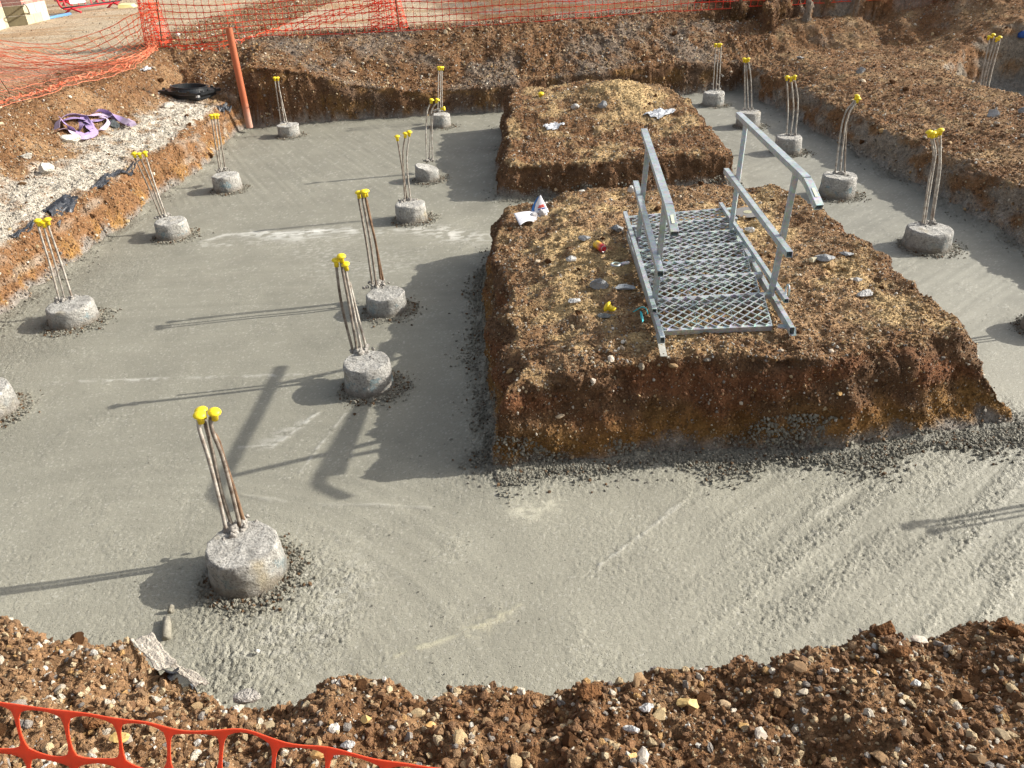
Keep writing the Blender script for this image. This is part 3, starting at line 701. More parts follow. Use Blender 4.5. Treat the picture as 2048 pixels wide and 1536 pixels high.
# crumbs of concrete along the edges of the pour
def crumb():
    n = 190000; u = RNG.random(n)*2-1; y = 1.9+12.5*RNG.random(n)**1.7; x = u*(y*.74+.9)
    z, ins, rid, out, D, road = surf(x, y, True); rr = np.full(x.shape, 9.)
    for px, py, r in PXY: rr = np.minimum(rr, np.hypot(x-px, y-py)-r)
    k = RNG.random(n) < np.where(ins > 0, np.exp(-np.clip(ins, 0, 9)/(.075+.05*np.sin(x*5+y*3)))+.9*np.exp(-np.clip(rr, 0, 9)/.06)+.012, 0)
    x, y, rr, ins = x[k], y[k], rr[k], ins[k]; ok = rr > -.02; x, y, ins = x[ok], y[ok], ins[ok]
    s = .0035+.012*RNG.random(len(x))**2.5*(ins < .3); P = np.stack([x, y, s*.1+.02*np.exp(-ins/.03)], 1)
    c = np.array((.24, .225, .185))*RNG.uniform(.6, 1.25, (len(x), 1)); scatter('concrete_crumbs', P, s, c)
    def along(poly, n, spread, closed=True):
        pts = np.array(poly+([poly[0]] if closed else [])); seg = pts[1:]-pts[:-1]; L = np.hypot(seg[:, 0], seg[:, 1]); k = RNG.choice(len(L), n, p=L/L.sum()); t = RNG.random(n)
        p = pts[k]+seg[k]*t[:, None]; nn = np.stack([seg[k, 1], -seg[k, 0]], 1)/L[k][:, None]; clump = .4+.8*np.clip(n2(p[:, 0]*2.3, p[:, 1]*2.3, 141)+.4, 0, 1)
        return p+nn*(np.abs(RNG.normal(0, 1, n))*spread*clump-.03)[:, None]
    a_ = along(M1[:7], 15000, .12, False); b_ = along(M1[12:]+[M1[0]], 7000, .10, False); c_ = along(M2[:4], 3000, .1, False)
    ring = []
    for i, (px, py, r) in enumerate(PXY):
        n = int(2600/(1+py*.15)); th = RNG.random(n)*6.283; rad = r*1.03+np.abs(RNG.normal(0, .045, n))*(1+.6*np.cos(th+.6)); ring.append(np.stack([px+rad*np.cos(th), py+rad*np.sin(th)], 1))
    ring = np.concatenate(ring); q = np.concatenate([a_, b_, c_, ring]); z, ins, rid, out, D, road = surf(q[:, 0], q[:, 1], True)
    ok = ins > -.03; q = q[ok]; z = np.maximum(z[ok], 0); isr = np.concatenate([np.zeros(len(a_)+len(b_)+len(c_), bool), np.ones(len(ring), bool)])[ok]
    s = .003+.010*RNG.random(len(q))**2.2; c = np.array((.275, .26, .21))*RNG.uniform(.75, 1.25, (len(q), 1)); br = RNG.random(len(q)) < np.where(isr, .22, .08); c[br] = np.array((.14, .085, .045))*RNG.uniform(.6, 1.4, (br.sum(), 1))
    scatter('concrete_crumbs', np.stack([q[:, 0], q[:, 1], z+s*.15+.004], 1), s, c)
crumb()

# ------------------------------------------------------------------ individual stones of the banks
SHAPES = [ico_mesh(2, 100+k, (1, random.Random(k).uniform(.6, .95), random.Random(k+9).uniform(.45, .75))) for k in range(9)]
for me in SHAPES: me.materials.append(MSTONE)
CLODS = [ico_mesh(2, 200+k, (1, .85, .75), .5) for k in range(5)]
for me in CLODS: me.materials.append(MCLOD)
def put_stones(parent, key, n, smin, smax, weight=None, clods=0., p=2.2):
    q, T, nn = sample(key, n, weight)
    for i in range(n):
        s = smin+(smax-smin)*random.random()**p; me = random.choice(CLODS if random.random() < clods else SHAPES)
        name = 'clod' if me in CLODS else 'stone'
        o = bpy.data.objects.new(name, me); COL.objects.link(o); o.parent = parent
        o.location = Vector(q[i])+Vector(nn[i])*s*.2; o.rotation_euler = (random.uniform(-.5, .5), random.uniform(-.5, .5), random.uniform(0, 6.3)); o.scale = (s, s*random.uniform(.8, 1.1), s*random.uniform(.7, 1.1))
put_stones(near, 'n', 280, .010, .034, None, .42, 1.8)
put_stones(TERR[4], 4, 150, .014, .038, lambda c, i, F: (c[:, 2] > .3)*1., .3)
put_stones(TERR[5], 5, 60, .018, .045, None, .4)
put_stones(TERR[0], 0, 110, .02, .06, dw(1), .35)
put_stones(TERR[1], 1, 110, .02, .055, dw(1), .45)
put_stones(TERR[2], 2, 120, .03, .08, dw(1), .4)

# ------------------------------------------------------------------ piles
PL = {'A': ('largest nearest round concrete pile, bent ribbed bars above it', ), 'E': 'pile beside the shadow of the handrails, three yellow caps bunched', 'F': 'pile in the middle row with chipped rounded top and dark straight bars',
      'G': 'pile in the middle row, its four bars splayed, one yellow cap set apart', 'H': 'rough slanting topped pile, one of its bars bent over sideways', 'I': 'farthest pile of the middle row against the back bank',
      'L0': 'pile cut by the left edge of the photo', 'L1': 'wide pale pile at the left bank, bars leaning to the left', 'L2': 'pile by the black membrane of the left bank with broken underside',
      'L3': 'pile by the left bank below the orange pipe', 'L4': 'farthest left pile, flared lip of spilled concrete on its top', 'R0': 'farthest pile of the right trench',
      'R1': 'pile just behind the top of the steel handrail', 'R2': 'pile in the right trench with three upright bars spaced apart', 'R3': 'bluish pile whose bars all lean right under one bunch of caps', 'R4': 'widest grey pile of the right trench with S-bent bars'}
def cap_mb(p, d):
    q = Vector((0, 0, 1)).rotation_difference(Vector(d).normalized()).to_matrix().to_4x4(); M = Matrix.Translation(p) @ q
    mb = MB(); mb.lathe([(.0005, .0), (.013, -.0), (.0135, -.034), (.0165, -.034), (.0165, -.006), (.022, .003), (.031, .010), (.032, .014), (.028, .021), (.018, .027), (.006, .0295), (.0005, .030)], 20, M); return mb
def shaft(root, R, H, seed, flare=0., slant=0., segs=56):
    rr = random.Random(seed); rings = []; prof = []
    nz = 16
    for i in range(nz+1): prof.append((1., -.08+(H+.08)*i/nz))
    for f in (.97, .9, .8, .65, .5, .35, .2, .08): prof.append((f, H))
    V = []; 
    for i, (f, z) in enumerate(prof):
        a = np.arange(segs)*2*np.pi/segs; ca, sa = np.cos(a), np.sin(a)
        t = max(0, min(1, z/H)); base = R*(1.05-.06*t)*f
        e = n3(ca*1.6+seed, sa*1.6, np.full(segs, z*7.)); e2 = n3(ca*5+seed, sa*5, np.full(segs, z*24.)); e3 = n3(ca*12, sa*12+seed, np.full(segs, z*60.))
        rad = base*(1+(.028*e+.026*e2+.030*e3)*(1 if i <= nz else f))
        if i == nz: rad = rad*(.975+flare)
        if i > nz: rad = rad*(.99+flare*.9)
        if i == nz-1 and flare: rad = rad*(1+flare*.4)
        under = max(0, (.05-z)/.05) if z > 0 else 1; rad = rad*(1+.03*under)
        x = rad*ca; y = rad*sa; zz = np.full(segs, z)
        if i >= nz: zz = z+.006*n3(x*14+seed, y*14, x*0)*1.6+.007*n3(x*45, y*45+seed, x*0)-(.006 if i == nz else 0)
        else: zz = zz+.004*e2
        zz = zz+np.clip(t, 0, 1)*slant*(x/R)
        V += list(zip(x, y, zz))
    n = segs; L = len(prof); F = [(i*n+k, i*n+(k+1) % n, (i+1)*n+(k+1) % n, (i+1)*n+k) for i in range(L-1) for k in range(n)]
    F.append(tuple((L-1)*n+k for k in range(n)))
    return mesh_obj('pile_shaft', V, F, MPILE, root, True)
def lump(root, name, pts, mat, seed, sub=2):
    mb = MB(); r = random.Random(seed)
    for (p, s) in pts:
        me = CLODS[r.randrange(5)]; M = Matrix.Translation(Vector(p)) @ Euler((r.random()*6, r.random()*6, r.random()*6)).to_matrix().to_4x4() @ Matrix.Scale(s, 4)
        mb.add([M @ v.co for v in me.vertices], [tuple(f.vertices) for f in me.polygons])
    return tag(mb.build(name, mat, root, True), kind='stuff')
def make_pile(nm, c, dia, zt, bars, label, seed):
    ctr = gz(*c, zt); base = Vector((ctr.x, ctr.y, 0)); root = empty('concrete_pile', base)
    tag(root, label, 'pile', 'cast concrete piles with capped starter bars standing in the wet concrete')
    shaft(root, dia/2, zt, seed, flare=.10 if nm == 'L4' else 0, slant={'H': -.04, 'L2': .0}.get(nm, random.uniform(-.008, .008)))
    near_ = nm in 'AEF'; bases = []
    for j, (pts, cap, mt) in enumerate(bars):
        Yb = ctr.y-.04+(j % 2)*.05+(.02 if j > 1 else 0)
        # bars rise from the pile top where the photo shows their feet
        foot = gz(*pts[0], zt); Yb = foot.y; last = pts[-1]
        W = [gy(*p, Yb+.03*(k/max(1, len(pts)-1))) for k, p in enumerate(pts)]
        W[0].z = zt-.03
        tip_dir = (W[-1]-W[-2]).normalized()
        if cap:
            cp = gy(*cap, Yb+.03); W.append(cp-tip_dir*.012)
        bases.append(foot)
        L_ = smooth_line([w-base for w in W], .0045 if near_ else .04)
        mb = MB(); r = .0096
        if near_: mb.tube(L_, r, 8, rib=(lambda i: 1.16 if i % 2 else .88))
        else: mb.tube(L_, r*.95, 6)
        b = mb.build('rebar', (MREBL, MREB, MREBR)[mt], root, True)
        if mt == 2: b['label'] = 'darker rusty starter bar'
        if cap:
            d = (Vector(W[-1])-Vector(W[-3] if len(W) > 2 else W[0])).normalized(); d2 = (W[-1]-W[-2]).normalized() if (W[-1]-W[-2]).length > .01 else d
            if nm != 'H' or j != 2: d2 = (d+Vector((random.uniform(-.12, .12), random.uniform(-.32, -.02), .5))).normalized()
            else: d2 = Vector((1, -.15, .05)).normalized()
            cm = cap_mb(Vector(W[-1])-base-d2*.006, d2); cm.build('cap', MYEL, b, True)
    cen = sum(bases, Vector())/len(bases)-base
    rr = random.Random(seed+5); pts = []
    for f in bases: pts.append((Vector((f.x-base.x, f.y-base.y, zt+rr.uniform(-.005, .012))), rr.uniform(.014, .03)))
    for k in range(30): pts.append((Vector((cen.x+rr.gauss(0, .045), cen.y+rr.gauss(0, .04), zt-.002)), rr.uniform(.006, .022)))
    for k in range(14 if nm in 'AEF' else 4): pts.append((Vector((cen.x+rr.gauss(0, .028), cen.y-.01+rr.gauss(0, .022), zt+.006)), rr.uniform(.018, .034)))
    lump(root, 'mortar_lump', pts, MMORT, seed)
    return root
for i, (nm, c, dia, zt, bars) in enumerate(PILES):
    lab = PL[nm] if isinstance(PL[nm], str) else PL[nm][0]
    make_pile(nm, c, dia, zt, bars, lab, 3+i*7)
# two piles at and beyond the right edge: one just peeping in, the other known by its long shadow
def simple_pile(x, y, seed, label):
    root = empty('concrete_pile', (x, y, 0)); tag(root, label, 'pile', 'cast concrete piles with capped starter bars standing in the wet concrete')
    shaft(root, .19, .17, seed)
    for k, (dx, dy, lx) in enumerate(((-.05, .02, -.02), (.0, .04, .0), (.04, -.03, .03), (.02, .0, -.03))):
        W = [Vector((dx, dy, .13)), Vector((dx*1.05+lx*.3, dy, .55)), Vector((dx*.8+lx, dy*.9, .99))]
        mb = MB(); mb.tube(smooth_line(W, .04), .0082, 6); b = mb.build('rebar', MREB, root, True)
        if k < 3: cap_mb(W[-1], Vector((lx, -.1, 1))).build('cap', MYEL, b, True)
    lump(root, 'mortar_lump', [(Vector((.01, .01, .17)), .02), (Vector((-.04, .02, .17)), .016)], MMORT, seed)
simple_pile(4.14, 5.16, 301, 'pile mostly cut off by the right edge of the photo')
simple_pile(3.98, 3.36, 302, 'pile out of frame at right whose capped bars cast the shadow in the lower right')
# starter bars standing in the far right trench
root = empty('starter_bars', (gy(1966, 178, 11.75).x, 11.75, 0)); tag(root, 'bundle of capped starter bars rising from the far right trench', 'starter bars')
b0 = root.location
for pts, cap in (([(1957, 195), (1962, 160), (1978, 84)], (1978, 75)), ([(1963, 195), (1969, 155), (1986, 86)], (1986, 71)), ([(1968, 195), (1975, 150), (1993, 88)], (1994, 79)), ([(1973, 195), (1982, 150), (1998, 88)], (1999, 76))):
    W = [gy(*p, b0.y) for p in pts]+[gy(*cap, b0.y)]; W[0] = W[1]+(W[0]-W[1])*((W[1].z+.02)/max(.01, (W[1].z-W[0].z)))
    mb = MB(); mb.tube(smooth_line([w-b0 for w in W], .05), .0095, 6); b = mb.build('rebar', MREBL, root, True)
    cap_mb(W[-1]-b0, Vector((.1, -.2, 1))).build('cap', MYEL, b, True)
shaft(root, .18, .12, 77)

# ------------------------------------------------------------------ galvanised access steps lying on the front mound
def steps():
    org = gz(1400, 560, .64); root = empty('access_steps', org); tag(root, 'galvanised steel access steps with handrails lying flat on the earth mound', 'site steps')
    q = lambda v: Vector(v)-org
    def rail(name, pts, w=.038, h=.038, ends=True):
        mb = MB(); pts = [q(p) for p in pts]
        if len(pts) == 2: mb.bar(pts[0], pts[1], w, h, hollow=True)
        else:
            L = smooth_line(pts, .03); V = []; F = []; nL = len(L)
            for i, p in enumerate(L):
                t = (L[min(i+1, nL-1)]-L[max(i-1, 0)]).normalized(); sd = t.cross(Vector((0, 0, 1))).normalized(); u = sd.cross(t)
                for a, b in ((-1, -1), (1, -1), (1, 1), (-1, 1)): V.append(p+sd*a*w/2+u*b*h/2)
            for i in range(nL-1):
                for k in range(4): F.append((i*4+k, i*4+(k+1) % 4, i*4+4+(k+1) % 4, i*4+4+k))
            F.append((3, 2, 1, 0)); n0 = (nL-1)*4
            t = (L[-1]-L[-2]).normalized(); c = L[-1]
            for k in range(4): V.append(c+(V[n0+k]-c)*.84)
            for k in range(4): V.append(c+(V[n0+k]-c)*.84-t*.05)
            for k in range(4): F.append((n0+k, n0+(k+1) % 4, n0+4+(k+1) % 4, n0+4+k)); F.append((n0+4+k, n0+4+(k+1) % 4, n0+8+(k+1) % 4, n0+8+k))
            F.append(tuple(n0+8+k for k in range(4))); mb.add(V, F)
        o = mb.build(name, MSTEEL, root); bv = o.modifiers.new('bevel', 'BEVEL'); bv.width = .003; bv.segments = 1; bv.limit_method = 'ANGLE'; bv.angle_limit = .8; return o
    def straightbend(a, b, c):                          # straight run a-b with a bent end to c
        a, b, c = Vector(a), Vector(b), Vector(c); d = (b-a).normalized(); e = (c-b).normalized()
        return [a, a+(b-a)*.33, a+(b-a)*.66, b-d*.07, b-d*.03+e*.01, b+e*.035, c]
    Lt, Lb, Le = gz(1288, 262, 1.53), gz(1338, 415, 1.48), gz(1349, 468, 1.395)
    Rt, Rb, Re = gz(1477, 229, 1.50), gz(1614, 360, 1.57), gz(1638, 415, 1.47)
    hl = rail('handrail', straightbend(Lt, Lb, Le), .045, .036); hr2 = rail('handrail', straightbend(Rt, Rb, Re), .045, .036)
    # maker's stickers near the bent ends
    Mst = simple('pale_sticker', (.72, .74, .55), .5)
    for o, b, e in ((hl, Lb, Le), (hr2, Rb, Re)):
        d = (e-b).normalized(); sd = d.cross(Vector((0, 0, 1))).normalized(); u = sd.cross(d).normalized()
        if u.z < 0: u = -u
        c = q(b+(e-b)*.55)+u*.0205; mb = MB(); hx = .008; hy = .032
        mb.add([c-sd*hx-d*hy, c+sd*hx-d*hy, c+sd*hx+d*hy, c-sd*hx+d*hy, c-sd*hx-d*hy+u*.001, c+sd*hx-d*hy+u*.001, c+sd*hx+d*hy+u*.001, c-sd*hx+d*hy+u*.001], [(4, 5, 6, 7), (0, 1, 5, 4), (1, 2, 6, 5), (2, 3, 7, 6), (3, 0, 4, 7)])
        mb.build('sticker', Mst, o)
    rail('mid_rail', [gz(1271, 366, 1.10), gz(1321, 548, 1.08)]); rail('mid_rail', [gz(1452, 341, 1.08), gz(1579, 509, 1.12)])
    for a, b in (((1275, 488, .67), (1297, 285, 1.52)), ((1308, 612, .68), (1331, 398, 1.475)), ((1461, 466, .67), (1492, 246, 1.49)), ((1541, 592, .68), (1593, 342, 1.55))):
        rail('post', [gz(*a), gz(*b)], .032, .032)
    # stringers
    rail('stringer', [gz(1250, 426, .745), gz(1309, 622, .745)], .03, .03); rail('stringer', [gz(1257, 468, .665), gz(1325, 682, .665)], .03, .05)
    rail('stringer', [gz(1441, 408, .745), gz(1573, 602, .745)], .03, .03); rail('stringer', [gz(1462, 455, .665), gz(1584, 662, .665)], .03, .05)
    # treads of expanded metal
    BL, BR = gz(1264, 446, .68), gz(1452, 430, .68); NL, NR_ = gz(1322, 662, .665), gz(1546, 652, .665)
    cuts = [0, .115, .25, .385, .525, .665, .825, 1.]
    for k in range(7):
        l0 = BL.lerp(NL, cuts[k]); l1 = BL.lerp(NL, cuts[k+1]-.012); r0 = BR.lerp(NR_, cuts[k]); r1 = BR.lerp(NR_, cuts[k+1]-.012)
        lift = .055
        l0 = l0+Vector((0, 0, lift)); r0 = r0+Vector((0, 0, lift)); l1 = l1+Vector((0, 0, -.005)); r1 = r1+Vector((0, 0, -.005))
        l0, l1, r0, r1 = map(q, (l0, l1, r0, r1))
        t = empty('tread'); t.parent = root
        mb = MB(); nrm = (r0-l0).cross(l1-l0).normalized();
        if nrm.z < 0: nrm = -nrm
        ext = (r0-l0).normalized()
        mb.bar(l0-ext*.035-nrm*.018, r0+ext*.055-nrm*.018, .028, .036, up=nrm); mb.bar(l1-nrm*.018, r1-nrm*.018, .022, .036, up=nrm)
        mb.bar(l0-nrm*.022, l1-nrm*.022, .007, .036, up=nrm); mb.bar(r0-nrm*.022, r1-nrm*.022, .007, .036, up=nrm)
        for f in (.34, .67): mb.bar(l0.lerp(r0, f)-nrm*.012, l1.lerp(r1, f)-nrm*.012, .005, .016, up=nrm)
        mb.build('tread_frame', MSTEEL, t)
        ms = MB(); nc, nr = 9, 5
        P_ = lambda u, v: (l0.lerp(r0, u)).lerp(l1.lerp(r1, u), v)+nrm*.004
        for i in range(nc):
            for j in range(nr):
                u0, u1, um = i/nc, (i+1)/nc, (i+.5)/nc; v0, v1, vm = j/nr, (j+1)/nr, (j+.5)/nr
                for (a, b) in (((u0, vm), (um, v0)), ((um, v0), (u1, vm)), ((u1, vm), (um, v1)), ((um, v1), (u0, vm))):
                    if (j > 0) and (a == (um, v0) or b == (um, v0)) and False: continue
                    ms.bar(P_(*a), P_(*b), .0058, .009, up=nrm)
        ms.build('expanded_mesh', MSTEEL, t)
    # lug, hook, strap, tag
    c = q(gz(1573, 583, .76)); mb = MB(); mb.tube([c+Vector((0.006, .03*math.sin(a), .045*math.cos(a))) for a in [i*2*math.pi/20 for i in range(20)]], .006, 6, closed=True); mb.build('lifting_eye', MSTEEL, root, True)
    c = q(gz(1231, 532, .69)); mb = MB(); mb.tube([c+Vector((.03*math.cos(a), .03*math.sin(a), .012)) for a in [i*2*math.pi/20 for i in range(20)]], .008, 6, closed=True); mb.bar(c+Vector((.03, 0, .01)), c+Vector((.1, .03, .01)), .02, .02); mb.build('coupling_ring', MSTEEL, root, True)
    a, b = q(gz(1318, 668, .655)), q(gz(1328, 712, .645)); mb = MB(); d = (b-a); sd = d.cross(Vector((0, 0, 1))).normalized()*.02
    nseg = 5
    for i in range(nseg):                               # flat strap with holes: rings of plate round each hole
        p0 = a+d*(i/nseg); p1 = a+d*((i+1)/nseg); c = (p0+p1)/2; hr_ = .006 if i in (0, 2, 4) else .0002; out = [p0-sd, p0, p0+sd, c+sd, p1+sd, p1, p1-sd, c-sd]
        inn = [c+((o-c).normalized())*hr_ for o in out]; z = Vector((0, 0, .005)); V = out+inn+[v-z for v in out]
        mb.add(V, [(k, (k+1) % 8, 8+(k+1) % 8, 8+k) for k in range(8)]+[(16+k, 16+(k+1) % 8, (k+1) % 8, k) for k in range(8)])
    mb.build('perforated_strap', simple('dull_plate', (.48, .46, .40), .6, metal=.3, var=(20, .5)), root)
    rail('foot_bracket', [gz(1556, 652, .65), gz(1586, 655, .65)], .05, .006); rail('foot_bracket', [gz(1586, 655, .665), gz(1587, 672, .62)], .03, .01)
    Mc = simple('turquoise_plastic', (.02, .42, .48), .45); mb = MB(); p = gz(1283, 622, .70)
    W = [q(gz(1266, 624, .70)), q(gz(1276, 618, .72)), q(gz(1284, 614, .75)), q(gz(1292, 617, .76)), q(gz(1296, 628, .73))]; mb.tube(smooth_line(W, .02), .0035, 5)
    mb.build('cable_tie', Mc, root, True)
    mb = MB(); A, B, Cc, D_ = [q(gz(*v)) for v in ((1280, 622, .72), (1284, 625, .72), (1288, 640, .69), (1285, 645, .69))]
    E_ = q(gz(1281, 634, .70)); th = Vector((.0, .002, .002)); mb.add([A, B, Cc, D_, E_]+[v+th for v in (A, B, Cc, D_, E_)], [(0, 1, 2, 3, 4), (9, 8, 7, 6, 5), (0, 5, 6, 1), (1, 6, 7, 2), (2, 7, 8, 3), (3, 8, 9, 4), (4, 9, 5, 0)])
    mb.build('inspection_tag', Mc, root)
steps()

def onland(px, py, up=0.):                            # where a photo ray first meets the ground
    v = _ray(px, py); t0 = (1.9-CAMH)/v[2]; t1 = (-.1-CAMH)/v[2]; t = np.linspace(t0, t1, 260)
    for _ in range(2):
        g = surf(v[0]*t, v[1]*t); below = (CAMH+v[2]*t) < g+up; k = int(np.argmax(below)) if below.any() else len(t)-1
        k = max(k, 1); t = np.linspace(t[k-1], t[k], 24)
    tt = t[12]; return Vector((v[0]*tt, v[1]*tt, CAMH+v[2]*tt))
# ------------------------------------------------------------------ rubble and litter
def rock(name, px, py, w, h, label, cat, mat, zz=None, seed=0, tall=.6, group=None, depth=None):
    s0 = onland(px, py, .01) if zz is None else gz(px, py, zz+.01); x, y, z = s0
    a = gz(px-w/2, py, z); b = gz(px+w/2, py, z); W = (b-a).length/2
    import bmesh
    bm = bmesh.new(); bmesh.ops.create_icosphere(bm, subdivisions=3, radius=1.)
    r = random.Random(seed); cuts = [(Vector((r.uniform(-1, 1), r.uniform(-1, 1), r.uniform(-.6, 1))).normalized(), r.uniform(.4, .8)) for _ in range(9)]
    for v in bm.verts:
        p = v.co.copy()
        for d_, c_ in cuts:
            k = p.dot(d_)
            if k > c_: p -= d_*(k-c_)
        v.co = p
    V = np.array([v.co[:] for v in bm.verts]); e = n3(V[:, 0]*2.5+seed, V[:, 1]*2.5, V[:, 2]*2.5)*.12+n3(V[:, 0]*6+seed, V[:, 1]*6, V[:, 2]*6)*.05
    V = V*(1+e[:, None]); V[:, 0] /= np.abs(V[:, 0]).max(); V *= np.array([W, (depth or W*.7), W*tall])
    F = [tuple(x.index for x in f.verts) for f in bm.faces]; bm.free()
    o = mesh_obj(name, V, F, mat, None, False, (x, y, z+W*tall*.5)); tag(o, label, cat, group); return o
RG = 'lumps of rubble lying on the earth'
rock('rubble_lump', 1200, 573, 42, 30, 'dark grey jagged rubble lump with white vein left of the steps', 'rubble', MROCK, seed=4, tall=.62, group=RG)
rock('rubble_slab', 1248, 577, 46, 12, 'flat pale grey slab of broken concrete beside the dark rubble lump', 'rubble', simple('pale_slab', (.36, .38, .39), .85, bump=(40, .5, .01), var=(20, .4)), seed=9, tall=.22, group=RG, depth=.05)
rock('rubble_lump', 1232, 460, 30, 18, 'grey speckled lump behind the drinks can', 'rubble', MROCK, seed=14, tall=.6, group=RG)
rock('rubble_lump', 1172, 478, 34, 12, 'low grey flake of rubble left of the drinks can', 'rubble', MROCK, seed=15, tall=.3, group=RG)
rock('rubble_lump', 1140, 521, 26, 14, 'small grey crumbly lump in the sandy middle of the front mound', 'rubble', MROCKW, seed=16, tall=.5, group=RG)
rock('rubble_lump', 1212, 632, 34, 16, 'dark slate piece beside the fallen yellow cap', 'rubble', simple('dark_slate', (.12, .125, .12), .8, bump=(30, .6, .02), var=(12, .5)), seed=17, tall=.22, group=RG)
rock('rubble_lump', 1146, 603, 30, 10, 'pale crumbly flake on the front mound, left of the fallen cap', 'rubble', MROCKW, seed=18, tall=.35, group=RG)
rock('rubble_lump', 1262, 382, 20, 26, 'white lump at the back edge of the front mound by the left rail', 'rubble', MROCKW, seed=19, tall=.9, group=RG)
rock('rubble_lump', 1497, 463, 26, 18, 'pale rounded lump beside the far right post of the steps', 'rubble', MROCKW, seed=20, tall=.6, group=RG)
rock('rubble_lump', 1727, 592, 36, 24, 'whitish rock on the right side of the front mound', 'rubble', MROCKW, seed=21, tall=.55, group=RG)
rock('rubble_lump', 1650, 518, 44, 18, 'dark grey flat rock right of the steps', 'rubble', MROCK, seed=22, tall=.35, group=RG)
rock('rubble_lump', 1692, 508, 32, 10, 'thin dark flake near the right edge of the front mound', 'rubble', MROCK, seed=23, tall=.25, group=RG)
rock('rubble_lump', 1625, 522, 18, 16, 'small cream block right of the steps', 'rubble', simple('cream_block', (.58, .53, .38), .9, var=(20, .3)), seed=24, tall=.8, group=RG)
rock('rubble_lump', 1712, 560, 26, 12, 'pale angular flake above the whitish rock', 'rubble', MROCKW, seed=25, tall=.4, group=RG)
rock('earth_clod', 1660, 535, 26, 22, 'tan clod of earth right of the steps', 'clod', simple('tan_clod', (.33, .22, .11), .95, bump=(50, .9, .02), var=(30, .7)), seed=26, tall=.8)
rock('rubble_lump', 1150, 216, 18, 13, 'small white stone on the back mound, left of the round grey one', 'rubble', MROCKW, seed=30, tall=.7, group=RG)
rock('rubble_lump', 1204, 213, 20, 15, 'round grey stone on the back mound below its sandy peak', 'rubble', MROCK, seed=31, tall=.75, group=RG)
rock('rubble_lump', 1722, 145, 22, 16, 'dark grey stone on the right bank, left of the larger pale one', 'rubble', MROCK, seed=32, tall=.7, group=RG)
rock('rubble_lump', 1985, 231, 26, 24, 'angular grey stone on the right bank under the far starter bars', 'rubble', simple('blue_grey_stone', (.36, .37, .38), .85, bump=(40, .6, .02), var=(14, .5)), seed=33, tall=.9, group=RG)
rock('rubble_lump', 2046, 224, 22, 20, 'grey stone cut by the right edge of the photo', 'rubble', MROCK, seed=34, tall=.8, group=RG)
rock('rubble_lump', 1601, 118, 20, 9, 'flat grey stone at the far end of the right bank', 'rubble', MROCK, seed=35, tall=.4, group=RG)
rock('rubble_lump', 545, 238, 12, 10, 'grey stone behind the farthest left pile', 'rubble', MROCK, zz=.05, seed=36, tall=.8, group=RG)
rock('concrete_lump', 344, 1222, 18, 20, 'wedge of set concrete standing up in the pour left of the nearest pile', 'concrete lump', simple('set_concrete', (.27, .25, .2), .9, bump=(60, .6, .01), var=(30, .4)), zz=0, seed=40, tall=1.2)
rock('white_pebble', 517, 1304, 13, 11, 'single white pebble on the concrete below the nearest pile', 'pebble', simple('white_pebble', (.7, .68, .62), .6, var=(20, .2)), zz=.0, seed=41, tall=.8)
rock('concrete_lump', 495, 1392, 60, 30, 'crumbly grey concrete lump on the lip of the near bank', 'concrete lump', MMORT, zz=.70, seed=43, tall=.4)
for k, (x, y, w, lab) in enumerate(((1770, 1262, 52, 'brown clod on the near lip with concrete behind it, left of two others'), (2005, 1250, 36, 'dark clod at the right end of the near lip'), (2035, 1270, 44, 'tan rounded clod at the right edge of the photo'), (1180, 1395, 56, 'squarish brown clod in the middle of the near bank'), (190, 1448, 44, 'brown clod under the near orange netting'), (1800, 1305, 46, 'low brown clod behind the white stone of the near bank'))):
    rock('earth_clod', x, y, w, w*.8, lab, 'clod', MCLOD, seed=50+k, tall=.75, group='large clods on the near bank')
for k, (x, y, w, h, mt, lab) in enumerate(((1294, 1420, 34, 14, MROCKW, 'white flattish stone in the middle of the near bank'), (1262, 1460, 34, 9, MROCKW, 'long thin pale stick-like stone below the white one'), (1376, 1410, 48, 14, None, 'long orange-tan flint on the near bank'), (735, 1440, 28, 22, None, 'orange angular flint on the left of the near bank'),
        (640, 1507, 38, 24, None, 'large ochre flint behind the near netting'), (862, 1452, 26, 16, None, 'yellow-ochre flint right of the netting end'), (695, 1490, 32, 22, MROCKW, 'cream flint touching the near netting'), (1830, 1368, 26, 18, MROCKW, 'round white stone at the right of the near bank'), (1488, 1455, 22, 22, None, 'pale yellow pointed flint on the right near bank'), (1260, 1518, 34, 12, None, 'pale orange flake at the bottom of the photo'), (2010, 1515, 10, 26, MROCKW, 'thin upright grey flake in the bottom right corner'), (240, 1478, 40, 22, None, 'tan lump inside a cell of the near netting'))):
    mt = mt or simple('ochre_flint', [(.55, .33, .12), (.60, .36, .13), (.52, .36, .14), (.62, .42, .15)][k % 4], .6, bump=(40, .4, .008), var=(25, .35), spec=.4)
    rock('flint', x, y, w, h, lab, 'stone', mt, seed=70+k, tall=.5, group='large flints on the near bank')

